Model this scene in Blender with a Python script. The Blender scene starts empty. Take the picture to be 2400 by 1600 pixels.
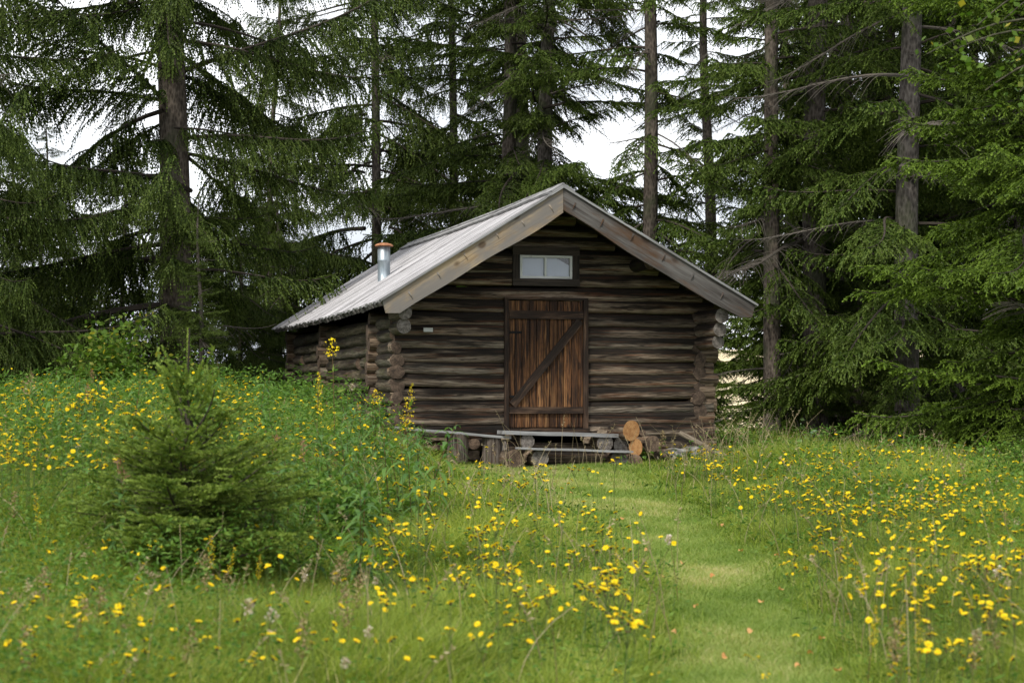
import bpy, math, random
import numpy as np

# ------------------------------------------------------------------ camera, world, sun, exposure
scene = bpy.context.scene
CAMZ = 1.5
FPX = 4500.0            # focal length in pixels of the 2400 px wide photograph
cam_d = bpy.data.cameras.new('camera')
cam = bpy.data.objects.new('camera', cam_d)
scene.collection.objects.link(cam)
cam.location = (0, 0, CAMZ)
cam.rotation_euler = (math.radians(90), 0, 0)
cam_d.sensor_width = 36.0
cam_d.lens = 36.0 * FPX / 2400.0
cam_d.shift_y = 140.0 / 2400.0
cam_d.clip_start = 0.1
cam_d.clip_end = 3000
cam_d.dof.use_dof = True
cam_d.dof.focus_distance = 24.5
cam_d.dof.aperture_fstop = 4.0
scene.camera = cam

SUN_EL, SUN_AZ = math.radians(48), math.radians(215)     # azimuth clockwise from +Y (north)
world = bpy.data.worlds.new("World")
scene.world = world
world.use_nodes = True
wn, wl = world.node_tree.nodes, world.node_tree.links
wn.clear()
w_out = wn.new('ShaderNodeOutputWorld')
w_bg = wn.new('ShaderNodeBackground')
w_sky = wn.new('ShaderNodeTexSky')
w_sky.sky_type = 'NISHITA'
w_sky.sun_disc = False
w_sky.sun_elevation = SUN_EL
w_sky.sun_rotation = SUN_AZ
w_sky.dust_density = 3.0
w_mix = wn.new('ShaderNodeMix'); w_mix.data_type = 'RGBA'
w_tc = wn.new('ShaderNodeTexCoord')
w_noise = wn.new('ShaderNodeTexNoise'); w_noise.inputs['Scale'].default_value = 3.2
w_noise.inputs['Detail'].default_value = 5
w_map = wn.new('ShaderNodeMapping'); w_map.inputs['Scale'].default_value = (1, 1, 3)
wl.new(w_tc.outputs['Generated'], w_map.inputs['Vector'])
wl.new(w_map.outputs['Vector'], w_noise.inputs['Vector'])
w_r = wn.new('ShaderNodeMapRange')
w_r.inputs['From Min'].default_value = 0.35; w_r.inputs['From Max'].default_value = 0.62
w_r.inputs['To Min'].default_value = 0.80; w_r.inputs['To Max'].default_value = 1.0
wl.new(w_noise.outputs['Fac'], w_r.inputs['Value'])
wl.new(w_r.outputs['Result'], w_mix.inputs['Factor'])
wl.new(w_sky.outputs['Color'], w_mix.inputs['A'])
w_cr = wn.new('ShaderNodeValToRGB')                          # the white overcast with slightly greyer cloud bases
w_cr.color_ramp.elements[0].position = .36; w_cr.color_ramp.elements[0].color = (5.6, 6.0, 6.6, 1)
w_cr.color_ramp.elements[1].position = .58; w_cr.color_ramp.elements[1].color = (9.8, 10.0, 10.3, 1)
w_n2 = wn.new('ShaderNodeTexNoise'); w_n2.inputs['Scale'].default_value = 5.5; w_n2.inputs['Detail'].default_value = 6
wl.new(w_map.outputs['Vector'], w_n2.inputs['Vector']); wl.new(w_n2.outputs['Fac'], w_cr.inputs['Fac'])
wl.new(w_cr.outputs['Color'], w_mix.inputs['B'])
wl.new(w_mix.outputs['Result'], w_bg.inputs['Color'])
w_bg.inputs['Strength'].default_value = 0.10
wl.new(w_bg.outputs['Background'], w_out.inputs['Surface'])

sun_d = bpy.data.lights.new('sun', 'SUN')
sun_d.energy = 2.2
sun_d.angle = math.radians(9)
sun_d.color = (1.0, 0.95, 0.86)
sun = bpy.data.objects.new('sun', sun_d)
scene.collection.objects.link(sun)
sun.rotation_euler = (math.radians(90) - SUN_EL, 0, -SUN_AZ + math.pi)
scene.view_settings.view_transform = 'Standard'
scene.view_settings.look = 'None'
scene.view_settings.exposure = 0.70
scene.view_settings.gamma = 1.0
scene.cycles.max_bounces = 6
scene.cycles.diffuse_bounces = 3
scene.cycles.transmission_bounces = 4
scene.cycles.transparent_max_bounces = 6

rng = np.random.default_rng(7)
random.seed(7)
PI = math.pi

# ------------------------------------------------------------------ mesh accumulator
class MB:
    """collects vertices and faces (numpy) with per-vertex data (u, v, random) and builds ONE mesh object"""
    def __init__(s):
        s.V = []; s.D = []; s.F = []; s.n = 0; s.smooth = []
    def add(s, V, F, mat=0, dat=None, smooth=False):
        V = np.asarray(V, dtype=np.float32).reshape(-1, 3)
        F = np.asarray(F, dtype=np.int32)
        if dat is None:
            dat = np.zeros_like(V)
        s.V.append(V); s.D.append(np.asarray(dat, dtype=np.float32).reshape(-1, 3))
        s.F.append((F + s.n, mat, smooth)); s.n += len(V)
    def mesh(s, name, mats):
        me = bpy.data.meshes.new(name)
        V = np.concatenate(s.V); D = np.concatenate(s.D)
        me.vertices.add(len(V)); me.vertices.foreach_set('co', V.ravel())
        nl = sum(f.size for f, _, _ in s.F); nf = sum(len(f) for f, _, _ in s.F)
        me.loops.add(nl); me.polygons.add(nf)
        me.loops.foreach_set('vertex_index', np.concatenate([f.ravel() for f, _, _ in s.F]))
        tot = np.concatenate([np.full(len(f), f.shape[1], np.int32) for f, _, _ in s.F])
        st = np.concatenate([[0], np.cumsum(tot)[:-1]]).astype(np.int32)
        me.polygons.foreach_set('loop_start', st)
        me.polygons.foreach_set('material_index', np.concatenate([np.full(len(f), m, np.int32) for f, m, _ in s.F]))
        me.polygons.foreach_set('use_smooth', np.concatenate([np.full(len(f), sm, bool) for f, _, sm in s.F]))
        a = me.attributes.new('dat', 'FLOAT_VECTOR', 'POINT'); a.data.foreach_set('vector', D.ravel())
        for m in mats: me.materials.append(m)
        me.update(calc_edges=True)
        return me
    def build(s, name, mats, parent=None, loc=None):
        o = bpy.data.objects.new(name, s.mesh(name, mats))
        scene.collection.objects.link(o)
        if parent is not None: o.parent = parent
        if loc is not None: o.location = loc
        return o

def tag(o, label=None, cat=None, group=None, kind=None):
    if label: o['label'] = label
    if cat: o['category'] = cat
    if group: o['group'] = group
    if kind: o['kind'] = kind
    return o

def empty(name, loc, rz=0.0):
    o = bpy.data.objects.new(name, None)
    o.empty_display_size = 0.2
    scene.collection.objects.link(o)
    o.location = loc; o.rotation_euler = (0, 0, rz)
    return o

def nrm(v):
    v = np.asarray(v, float); return v / (np.linalg.norm(v) + 1e-12)

# ---- primitives
def log(mb, p0, p1, r, out=(0, -1, 0), seg=16, step=0.12, mat=0, cap=1, squash=1.0, wob=0.05, seed=None, capbulge=0.0, taper=1.0, flat=0.0):
    """a round timber from p0 to p1; dat = (length, angle about the axis measured from OUT, random)"""
    R = np.random.default_rng(seed if seed is not None else rng.integers(1 << 30))
    p0 = np.asarray(p0, float); p1 = np.asarray(p1, float)
    L = np.linalg.norm(p1 - p0); T = (p1 - p0) / L
    o = np.asarray(out, float); o = nrm(o - T * o.dot(T)); up = np.cross(T, o)
    if up[2] < 0: up = -up
    n = max(2, int(L / step) + 1)
    t = np.linspace(0, 1, n); a = np.linspace(-PI, PI, seg + 1)
    rnd = R.random()
    ph = R.random(6) * 6.28
    rr = r * (1 + (taper - 1) * t[:, None]) * (1 + wob * (np.sin(L * t[:, None] * 2.3 + ph[0]) * .5 + np.sin(L * t[:, None] * 6.1 + ph[1] + 1.5 * np.cos(a[None] + ph[2])) * .35
                          + .5 * np.cos(2 * a[None] + ph[3] + L * t[:, None]) + .3 * np.cos(5 * a[None] + ph[4] + 2 * L * t[:, None])))
    ca, sa = np.cos(a)[None] * rr, np.sin(a)[None] * rr * squash
    if flat > 0:
        ca = np.minimum(ca, r * flat)
    drift = wob * .35 * r * np.sin(L * t * 1.1 + ph[5])
    P = p0 + (p1 - p0) * t[:, None, None] + ca[..., None] * o + (sa + drift[:, None])[..., None] * up
    D = np.stack(np.broadcast_arrays((t * L)[:, None], a[None], np.float64(rnd)), -1)
    i = np.arange(n - 1)[:, None]; j = np.arange(seg)[None]; w = seg + 1
    q = np.stack([i * w + j, (i + 1) * w + j, (i + 1) * w + j + 1, i * w + j + 1], -1).reshape(-1, 4)
    mb.add(P.reshape(-1, 3), q, mat, D.reshape(-1, 3), True)
    if cap is not None:
        for e, sgn in ((0, -1), (n - 1, 1)):
            ring = P[e, :-1]; c = ring.mean(0)
            mid = c + (ring - c) * .55 + T * sgn * capbulge * r * .6
            loc = np.stack([np.cos(a[:-1]), np.sin(a[:-1]), np.full(seg, rnd * 9)], -1)
            V = np.concatenate([ring, mid, [c + T * sgn * capbulge * r]])
            D2 = np.concatenate([loc, loc * [.55, .55, 1], [[0, 0, rnd * 9]]])
            j = np.arange(seg); k = (j + 1) % seg
            mb.add(V, np.stack([j, k, seg + k, seg + j], -1), cap, D2)
            mb.add(V, np.stack([seg + j, seg + k, np.full(seg, 2 * seg)], -1), cap, D2)

def box(mb, c, s, ax=None, mat=0, rnd=None, du=0):
    """board: centre c, sizes s along axes ax (3x3 rows; default world). dat=(along length, across, rnd). du: index of length axis"""
    ax = np.eye(3) if ax is None else np.asarray(ax, float)
    rnd = rng.random() if rnd is None else rnd
    c = np.asarray(c, float); s = np.asarray(s, float) / 2
    sg = np.array([[x, y, z] for x in (-1, 1) for y in (-1, 1) for z in (-1, 1)], float)
    faces = [(0, 1, 3, 2), (4, 6, 7, 5), (0, 4, 5, 1), (2, 3, 7, 6), (0, 2, 6, 4), (1, 5, 7, 3)]
    V = []; D = []; F = []
    oth = [k for k in range(3) if k != du]
    for f in faces:
        b = len(V)
        for k in f:
            p = sg[k] * s
            V.append(c + p @ ax)
            D.append((p[du] + rnd * 7.3, p[oth[0]] + p[oth[1]] + rnd * 3.1, rnd))
        F.append([b, b + 1, b + 2, b + 3])
    mb.add(V, F, mat, D)

def prism(mb, pts, axis_vec, mat=0, rnd=None, ldir=(1, 0, 0)):
    """polygon pts (n,3) extruded by axis_vec"""
    rnd = rng.random() if rnd is None else rnd
    pts = np.asarray(pts, float); n = len(pts); a = np.asarray(axis_vec, float); ld = nrm(ldir)
    nn = nrm(np.cross(pts[1] - pts[0], pts[2] - pts[0])); cd = np.cross(nn, ld)
    def dat(P): return np.stack([P @ ld + rnd * 7, P @ cd + rnd * 3, np.full(len(P), rnd)], -1)
    for P, F in ((pts, [list(range(n))]), (pts + a, [list(range(n))[::-1]])):
        mb.add(P, F, mat, dat(P))
    for i in range(n):
        j = (i + 1) % n
        P = np.array([pts[i], pts[j], pts[j] + a, pts[i] + a]); mb.add(P, [[0, 1, 2, 3]], mat, dat(P))

def tube(mb, P, R, seg=6, mat=0, rnd=0.0):
    """tapered tube through points P with radii R"""
    P = np.asarray(P, float); R = np.asarray(R, float); n = len(P)
    T = np.gradient(P, axis=0); T /= np.linalg.norm(T, axis=1)[:, None] + 1e-9
    ref = np.array([0, 0, 1.]) if abs(T[0][2]) < .8 else np.array([1., 0, 0])
    A = np.cross(T, ref); A /= np.linalg.norm(A, axis=1)[:, None] + 1e-9
    B = np.cross(T, A)
    a = np.arange(seg) / seg * 2 * PI
    V = P[:, None] + R[:, None, None] * (np.cos(a)[None, :, None] * A[:, None] + np.sin(a)[None, :, None] * B[:, None])
    s = np.concatenate([[0], np.cumsum(np.linalg.norm(np.diff(P, axis=0), axis=1))])
    D = np.stack(np.broadcast_arrays(s[:, None], a[None], np.float64(rnd)), -1)
    i = np.arange(n - 1)[:, None]; j = np.arange(seg)[None]
    F = np.stack([i * seg + j, i * seg + (j + 1) % seg, (i + 1) * seg + (j + 1) % seg, (i + 1) * seg + j], -1).reshape(-1, 4)
    mb.add(V.reshape(-1, 3), F, mat, D.reshape(-1, 3), True)

# ------------------------------------------------------------------ materials
class NT:
    def __init__(s, name):
        s.m = bpy.data.materials.new(name); s.m.use_nodes = True
        s.t = s.m.node_tree; s.t.nodes.clear()
        s.out = s.t.nodes.new('ShaderNodeOutputMaterial')
    def n(s, typ, **kw):
        x = s.t.nodes.new('ShaderNode' + typ)
        for k, v in kw.items(): setattr(x, k, v)
        return x
    def l(s, a, b): s.t.links.new(a, b)
    def val(s, sock, v):
        if hasattr(v, 'is_output') or isinstance(v, bpy.types.NodeSocket): s.l(v, sock)
        else: sock.default_value = v
    def dat(s):
        a = s.n('Attribute', attribute_name='dat'); sep = s.n('SeparateXYZ')
        s.l(a.outputs['Vector'], sep.inputs[0]); return a.outputs['Vector'], sep.outputs[0], sep.outputs[1], sep.outputs[2]
    def math(s, op, a, b=0.0, c=0.0, clamp=False):
        x = s.n('Math', operation=op, use_clamp=clamp)
        s.val(x.inputs[0], a); s.val(x.inputs[1], b)
        if op in ('MULTIPLY_ADD',): s.val(x.inputs[2], c)
        return x.outputs[0]
    def comb(s, x, y, z):
        c = s.n('CombineXYZ')
        for k, v in enumerate((x, y, z)): s.val(c.inputs[k], v)
        return c.outputs[0]
    def noise(s, vec, scale=1.0, detail=4, rough=.55, dist=0.0):
        x = s.n('TexNoise'); s.l(vec, x.inputs['Vector'])
        x.inputs['Scale'].default_value = scale; x.inputs['Detail'].default_value = detail
        x.inputs['Roughness'].default_value = rough; x.inputs['Distortion'].default_value = dist
        return x.outputs['Fac']
    def ramp(s, fac, stops, interp='LINEAR'):
        r = s.n('ValToRGB'); r.color_ramp.interpolation = interp
        e = r.color_ramp.elements
        while len(e) > 1: e.remove(e[-1])
        e[0].position = stops[0][0]; e[0].color = (*stops[0][1], 1)
        for p, c in stops[1:]:
            q = e.new(p); q.color = (*c, 1)
        s.l(fac, r.inputs[0]); return r.outputs['Color']
    def rng(s, v, a, b, c=0.0, d=1.0):
        x = s.n('MapRange'); x.interpolation_type = 'SMOOTHSTEP'
        s.val(x.inputs['Value'], v)
        for k, q in (('From Min', a), ('From Max', b), ('To Min', c), ('To Max', d)): x.inputs[k].default_value = q
        return x.outputs['Result']
    def mix(s, f, a, b, mode='MIX'):
        x = s.n('Mix', data_type='RGBA', blend_type=mode)
        s.val(x.inputs['Factor'], f)
        for k, v in (('A', a), ('B', b)):
            if isinstance(v, tuple): x.inputs[k].default_value = (*v, 1)
            else: s.l(v, x.inputs[k])
        return x.outputs['Result']
    def pbsdf(s, col, rough=.8, bump=None, bdist=.01, bstr=.6, spec=.3, metal=0.0):
        b = s.n('BsdfPrincipled')
        if isinstance(col, tuple): b.inputs['Base Color'].default_value = (*col, 1)
        else: s.l(col, b.inputs['Base Color'])
        s.val(b.inputs['Roughness'], rough); b.inputs['Specular IOR Level'].default_value = spec
        b.inputs['Metallic'].default_value = metal
        if bump is not None:
            bn = s.n('Bump'); bn.inputs['Strength'].default_value = bstr; bn.inputs['Distance'].default_value = bdist
            s.l(bump, bn.inputs['Height']); s.l(bn.outputs[0], b.inputs['Normal'])
        s.l(b.outputs[0], s.out.inputs['Surface']); return b

def plank_mat(name, stops, su=1.6, sv=55.0, blot=None, blotcol=(.02, .014, .01), knot=True, bump=.004, rough=.85, vary=.25, knotcol=(.02, .012, .008), kn=(2.6, 5.5, .10, .17)):
    """weathered timber whose grain runs along dat.x"""
    t = NT(name); vec, u, v, r = t.dat()
    z = t.math('MULTIPLY', r, 37.0)
    warp = t.noise(t.comb(t.math('MULTIPLY', u, 1.7), t.math('MULTIPLY', v, 4.0), z), 1.0, 2)
    vv = t.math('MULTIPLY_ADD', warp, .06, v)
    g = t.noise(t.comb(t.math('MULTIPLY', u, su), t.math('MULTIPLY', vv, sv), z), 1.0, 6, .62)
    fine = t.noise(t.comb(t.math('MULTIPLY', u, su * 4), t.math('MULTIPLY', vv, sv * 4.5), z), 1.0, 3, .6)
    big = t.noise(t.comb(t.math('MULTIPLY', u, .9), t.math('MULTIPLY', v, 5.0), z), 1.0, 3)
    f = t.math('ADD', t.math('MULTIPLY', g, .65), t.math('MULTIPLY', fine, .35))
    f = t.math('MULTIPLY_ADD', t.math('SUBTRACT', big, .5), .5, f)
    col = t.ramp(t.rng(f, .3, .72), stops)
    if blot:
        b = t.noise(t.comb(t.math('MULTIPLY', u, blot[0]), t.math('MULTIPLY', v, blot[1]), t.math('ADD', z, 5.0)), 1.0, 5, .65)
        col = t.mix(t.rng(b, blot[2], blot[3], 0, .9), col, blotcol)
    if knot:
        vo = t.n('TexVoronoi'); vo.inputs['Scale'].default_value = 1.0
        t.l(t.comb(t.math('MULTIPLY', u, kn[0]), t.math('MULTIPLY', v, kn[1]), z), vo.inputs['Vector'])
        k = t.rng(vo.outputs['Distance'], kn[2], kn[3], 1, 0)
        col = t.mix(t.math('MULTIPLY', k, .8), col, knotcol)
    col = t.mix(1.0, col, t.ramp(r, [(0, (1 - vary,) * 3), (1, (1 + 0 * vary,) * 3)]), 'MULTIPLY')
    t.pbsdf(col, rough, f, bump, 1.0); return t.m

def log_mat(name, light, mid, dark, red, green=0.0, sh=0.0):
    t = NT(name); vec, u, a, r = t.dat()
    z = t.math('MULTIPLY', r, 53.0)
    low = t.noise(t.comb(t.math('MULTIPLY', u, 1.1), t.math('MULTIPLY', a, .9), z), 1.0, 3)
    g = t.noise(t.comb(t.math('MULTIPLY', u, 2.0), t.math('MULTIPLY', t.math('MULTIPLY_ADD', low, .6, a), 5.0), z), 1.0, 7, .68)
    fine = t.noise(t.comb(t.math('MULTIPLY', u, 7.0), t.math('MULTIPLY', a, 30.0), z), 1.0, 4, .6)
    # the upper flank of each timber kept its dark tarred skin, the lower bulge is weathered bare
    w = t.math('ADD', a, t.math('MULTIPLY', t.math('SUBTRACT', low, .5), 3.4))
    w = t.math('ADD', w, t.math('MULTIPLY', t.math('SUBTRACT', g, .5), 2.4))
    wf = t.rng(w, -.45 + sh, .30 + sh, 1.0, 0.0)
    f = t.math('ADD', t.math('MULTIPLY', g, .55), t.math('MULTIPLY', fine, .45))
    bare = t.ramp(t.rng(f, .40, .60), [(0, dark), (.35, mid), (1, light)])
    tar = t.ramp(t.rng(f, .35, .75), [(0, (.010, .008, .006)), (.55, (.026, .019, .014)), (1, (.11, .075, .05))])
    redm = t.noise(t.comb(t.math('MULTIPLY', u, 1.3), t.math('MULTIPLY', a, 3.0), t.math('ADD', z, 11.0)), 1.0, 4, .6)
    bare = t.mix(t.rng(redm, .50, .68, 0, .8), bare, red)
    tar = t.mix(t.rng(redm, .52, .7, 0, .7), tar, (red[0] * .55, red[1] * .5, red[2] * .5))
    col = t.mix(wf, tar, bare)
    if green:
        gm = t.noise(t.comb(t.math('MULTIPLY', u, 2.2), t.math('MULTIPLY', a, 1.5), t.math('ADD', z, 23.0)), 1.0, 4, .6)
        col = t.mix(t.rng(gm, .45, .65, 0, green), col, (.07, .075, .02))
    # drying cracks
    cr = t.noise(t.comb(t.math('MULTIPLY', u, .9), t.math('MULTIPLY', t.math('MULTIPLY_ADD', low, .35, a), 4.2), t.math('ADD', z, 3.0)), 1.0, 3, .5)
    ck = t.rng(t.math('ABSOLUTE', t.math('SUBTRACT', cr, .5)), .0, .016, 1, 0)
    col = t.mix(t.math('MULTIPLY', ck, .85), col, (.008, .006, .005))
    vo = t.n('TexVoronoi'); t.l(t.comb(t.math('MULTIPLY', u, 1.9), t.math('MULTIPLY', a, .9), z), vo.inputs['Vector']); vo.inputs['Scale'].default_value = 1.0
    kn = t.rng(vo.outputs['Distance'], .07, .13, 1, 0)
    col = t.mix(t.math('MULTIPLY', kn, .85), col, (.016, .010, .007))
    col = t.mix(1.0, col, t.ramp(r, [(0, (.55, .53, .52)), (.5, (1.0, .92, .84)), (1, (.9, .93, .93))]), 'MULTIPLY')
    hgt = t.math('SUBTRACT', f, t.math('MULTIPLY', ck, 1.5))
    t.pbsdf(col, .85, hgt, .014, 1.0); return t.m

def end_mat(name, c0, c1, crack=(.01, .008, .006)):
    t = NT(name); vec, x, y, z = t.dat()
    rad = t.math('SQRT', t.math('ADD', t.math('MULTIPLY', x, x), t.math('MULTIPLY', y, y)))
    nz = t.noise(vec, 2.5, 4)
    ring = t.math('SINE', t.math('MULTIPLY', t.math('MULTIPLY_ADD', nz, .25, rad), 55.0))
    blot = t.noise(vec, 1.6, 5, .65)
    f = t.math('ADD', t.math('MULTIPLY', ring, .12), blot)
    col = t.ramp(t.rng(f, .3, .75), [(0, c0), (1, c1)])
    ang = t.math('ARCTAN2', y, x)
    ra = t.noise(t.comb(t.math('MULTIPLY', ang, 3.2), t.math('MULTIPLY', rad, .6), z), 1.0, 3, .6)
    ck = t.math('MULTIPLY', t.rng(t.math('ABSOLUTE', t.math('SUBTRACT', ra, .5)), 0, .016, 1, 0), t.rng(rad, .05, .3, 0, 1))
    col = t.mix(t.math('MULTIPLY', ck, .85), col, crack)
    t.pbsdf(col, .9, f, .003, .8); return t.m

def leaf_mat(name, ramp_rnd, tipcol=None, trans=.35, tipamt=.6, gloss=.5, shadev=.35):
    """dat = (0 root .. 1 tip, side, random)"""
    t = NT(name); vec, u, v, r = t.dat()
    col = t.ramp(r, ramp_rnd)
    if tipcol: col = t.mix(t.math('MULTIPLY', t.rng(u, .35, 1.0, 0, 1), tipamt), col, tipcol)
    d = t.n('BsdfPrincipled'); t.l(col, d.inputs['Base Color']); d.inputs['Roughness'].default_value = gloss
    d.inputs['Specular IOR Level'].default_value = .12
    if trans > 0:
        tr = t.n('BsdfTranslucent'); t.l(t.mix(1.0, col, (1.15, 1.2, .55), 'MULTIPLY'), tr.inputs['Color'])
        mx = t.n('MixShader'); mx.inputs[0].default_value = trans
        t.l(d.outputs[0], mx.inputs[1]); t.l(tr.outputs[0], mx.inputs[2]); t.l(mx.outputs[0], t.out.inputs['Surface'])
    else: t.l(d.outputs[0], t.out.inputs['Surface'])
    return t.m

M = {}
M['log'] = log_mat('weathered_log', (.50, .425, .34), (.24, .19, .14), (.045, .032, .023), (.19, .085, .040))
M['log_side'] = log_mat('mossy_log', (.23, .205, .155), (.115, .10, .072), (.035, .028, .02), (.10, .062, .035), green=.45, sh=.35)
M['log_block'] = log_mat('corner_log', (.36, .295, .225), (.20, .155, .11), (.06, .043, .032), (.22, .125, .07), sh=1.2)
M['end'] = end_mat('grey_end_grain', (.06, .05, .042), (.29, .26, .23))
M['end_brown'] = end_mat('brown_end_grain', (.045, .031, .022), (.235, .165, .115))
M['end_dark'] = end_mat('dark_end_grain', (.03, .021, .015), (.15, .105, .075))
M['end_fresh'] = end_mat('fresh_cut_end', (.30, .13, .045), (.55, .31, .13), (.12, .05, .02))
M['roof'] = plank_mat('grey_roof_board', [(0, (.17, .16, .16)), (.35, (.50, .485, .495)), (1, (.74, .72, .735))], 1.2, 60, (1.0, 9.0, .60, .78), (.10, .085, .075), vary=.35, knotcol=(.10, .085, .075))
M['roof_low'] = plank_mat('dark_roof_board', [(0, (.05, .045, .04)), (1, (.26, .24, .23))], 1.2, 60, (1.2, 8, .5, .7), (.03, .026, .02))
M['soffit'] = plank_mat('underside_board', [(0, (.08, .06, .03)), (1, (.26, .20, .11))], 1.2, 40, (1.2, 8, .5, .7), (.03, .026, .015))
M['barge_left'] = plank_mat('tan_barge_board', [(0, (.13, .088, .048)), (.45, (.31, .225, .130)), (1, (.40, .32, .21))], 1.0, 30, (.7, 2.0, .42, .58), (.17, .160, .150), bump=.003, vary=.0, knotcol=(.07, .04, .02), kn=(3.0, 4.2, .10, .22))
M['barge_right'] = plank_mat('grey_barge_board', [(0, (.032, .026, .022)), (.45, (.078, .071, .065)), (1, (.145, .137, .128))], 1.0, 30, (1.0, 4.5, .45, .62), (.085, .045, .022), bump=.003, vary=.0, knotcol=(.035, .022, .014), kn=(2.6, 4.0, .10, .22))
M['door'] = plank_mat('stained_door_plank', [(0, (.012, .008, .006)), (.40, (.075, .034, .016)), (.72, (.205, .090, .033)), (1, (.36, .20, .085))], 1.8, 60, (2.2, 22, .45, .62), (.018, .010, .007), vary=.5, knotcol=(.012, .007, .005))
M['door_dark'] = plank_mat('dark_stained_plank', [(0, (.012, .009, .007)), (.5, (.045, .026, .017)), (1, (.16, .10, .062))], 1.8, 45, (2.0, 15, .42, .62), (.016, .011, .008))
M['casing'] = plank_mat('dark_window_casing', [(0, (.014, .011, .009)), (1, (.075, .058, .045))], 1.8, 45)
M['white'] = plank_mat('flaking_white_paint', [(0, (.50, .50, .46)), (.3, (.74, .75, .72)), (1, (.82, .83, .81))], 1.8, 30, (9, 30, .62, .72), (.25, .24, .19), knot=False, bump=.001)
M['grey_plank'] = plank_mat('silver_grey_plank', [(0, (.12, .115, .11)), (.5, (.30, .30, .30)), (1, (.46, .46, .46))], 1.5, 60, (1.8, 10, .58, .7), (.11, .09, .07))
def simple(name, f):
    t = NT(name); f(t); M[name] = t.m
def _glass(t):
    g = t.n('BsdfGlossy'); g.inputs['Roughness'].default_value = .03; g.inputs['Color'].default_value = (.9, .93, .95, 1)
    tr = t.n('BsdfTransparent'); fr = t.n('LayerWeight'); fr.inputs[0].default_value = .35
    mx = t.n('MixShader'); t.l(t.rng(fr.outputs['Fresnel'], 0, 1, .03, 1.0), mx.inputs[0])
    t.l(tr.outputs[0], mx.inputs[1]); t.l(g.outputs[0], mx.inputs[2]); t.l(mx.outputs[0], t.out.inputs['Surface'])
simple('window_glass', _glass)
def _curt(t):
    tc = t.n('TexCoord'); t.pbsdf(t.ramp(t.noise(tc.outputs['Object'], 3, 3), [(.2, (.33, .37, .43)), (.8, (.42, .46, .52))]), .8)
simple('grey_blind', _curt)
simple('dark_room', lambda t: t.pbsdf((.01, .01, .01), 1.0))
def _zinc(t):
    tc = t.n('TexCoord'); mp = t.n('Mapping'); mp.inputs['Scale'].default_value = (9, 9, 1.6); t.l(tc.outputs['Object'], mp.inputs[0])
    n = t.noise(mp.outputs[0], 1.5, 4); t.pbsdf(t.ramp(t.rng(n, .3, .7), [(0, (.20, .24, .27)), (1, (.46, .52, .56))]), .42, metal=.55)
simple('galvanised_pipe', _zinc)
def _rust(t):
    tc = t.n('TexCoord'); n = t.noise(tc.outputs['Object'], 22, 5); t.pbsdf(t.ramp(t.rng(n, .3, .7), [(0, (.24, .10, .05)), (1, (.46, .22, .11))]), .85, n, .003)
simple('rusty_iron', _rust)
def _bark(t, c0=(.038, .030, .025), c1=(.16, .135, .115)):
    tc = t.n('TexCoord'); mp = t.n('Mapping'); mp.inputs['Scale'].default_value = (1, 1, .42); t.l(tc.outputs['Object'], mp.inputs[0])
    vo = t.n('TexVoronoi'); vo.inputs['Scale'].default_value = 26; t.l(mp.outputs[0], vo.inputs['Vector'])
    n = t.noise(mp.outputs[0], 9, 6, .7); f = t.math('ADD', t.math('MULTIPLY', vo.outputs['Distance'], .6), t.math('MULTIPLY', n, .7))
    b2 = t.noise(tc.outputs['Object'], 1.3, 3)
    col = t.ramp(t.rng(f, .3, .95), [(0, c0), (.6, tuple(.5 * (a + b) for a, b in zip(c0, c1))), (1, c1)])
    col = t.mix(t.rng(b2, .48, .62, 0, .7), col, (.055, .065, .032))
    t.pbsdf(col, .95, f, .02, 1.0)
simple('spruce_bark', _bark)
simple('pale_bark', lambda t: _bark(t, (.04, .031, .025), (.165, .135, .108)))
simple('grey_bark', lambda t: _bark(t, (.035, .029, .025), (.145, .128, .112)))
simple('twig_bark', lambda t: t.pbsdf(t.ramp(t.dat()[3], [(0, (.028, .022, .017)), (.8, (.06, .048, .038)), (1, (.105, .092, .076))]), .9))
def _stone(t):
    tc = t.n('TexCoord'); n = t.noise(tc.outputs['Object'], 7, 7, .65)
    t.pbsdf(t.ramp(t.rng(n, .3, .72), [(0, (.10, .095, .09)), (.6, (.24, .235, .22)), (1, (.38, .38, .35))]), .9, n, .02)
simple('grey_stone', _stone)
def _ground(t):
    tc = t.n('TexCoord'); n = t.noise(tc.outputs['Object'], .8, 8, .6); n2 = t.noise(tc.outputs['Object'], 12, 5, .65)
    c = t.mix(t.rng(n, .4, .6), (.025, .034, .010), (.04, .058, .015))
    t.pbsdf(t.mix(t.rng(n2, .45, .65, 0, .6), c, (.025, .02, .012)), 1.0, n2, .03)
simple('meadow_soil', _ground)
def _field(t):
    tc = t.n('TexCoord'); mp = t.n('Mapping'); mp.inputs['Scale'].default_value = (.15, 1.0, 1); t.l(tc.outputs['Object'], mp.inputs[0])
    n = t.noise(mp.outputs[0], .5, 6, .6); t.pbsdf(t.ramp(t.rng(n, .3, .7), [(0, (.46, .37, .22)), (1, (.62, .52, .34))]), 1.0)
simple('ripe_grain', _field)
M['needle_dark'] = leaf_mat('dark_spruce_needles', [(0, (.014, .026, .005)), (.5, (.034, .060, .009)), (.93, (.085, .122, .024)), (1, (.10, .085, .04))], (.150, .205, .042), .22)
M['needle_mid'] = leaf_mat('green_spruce_needles', [(0, (.016, .032, .005)), (.5, (.045, .080, .010)), (.93, (.090, .130, .024)), (1, (.12, .10, .05))], (.150, .210, .040), .22)
M['needle_light'] = leaf_mat('light_spruce_needles', [(0, (.030, .056, .008)), (.5, (.068, .115, .014)), (1, (.11, .17, .022))], (.18, .27, .032), .25)
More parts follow.
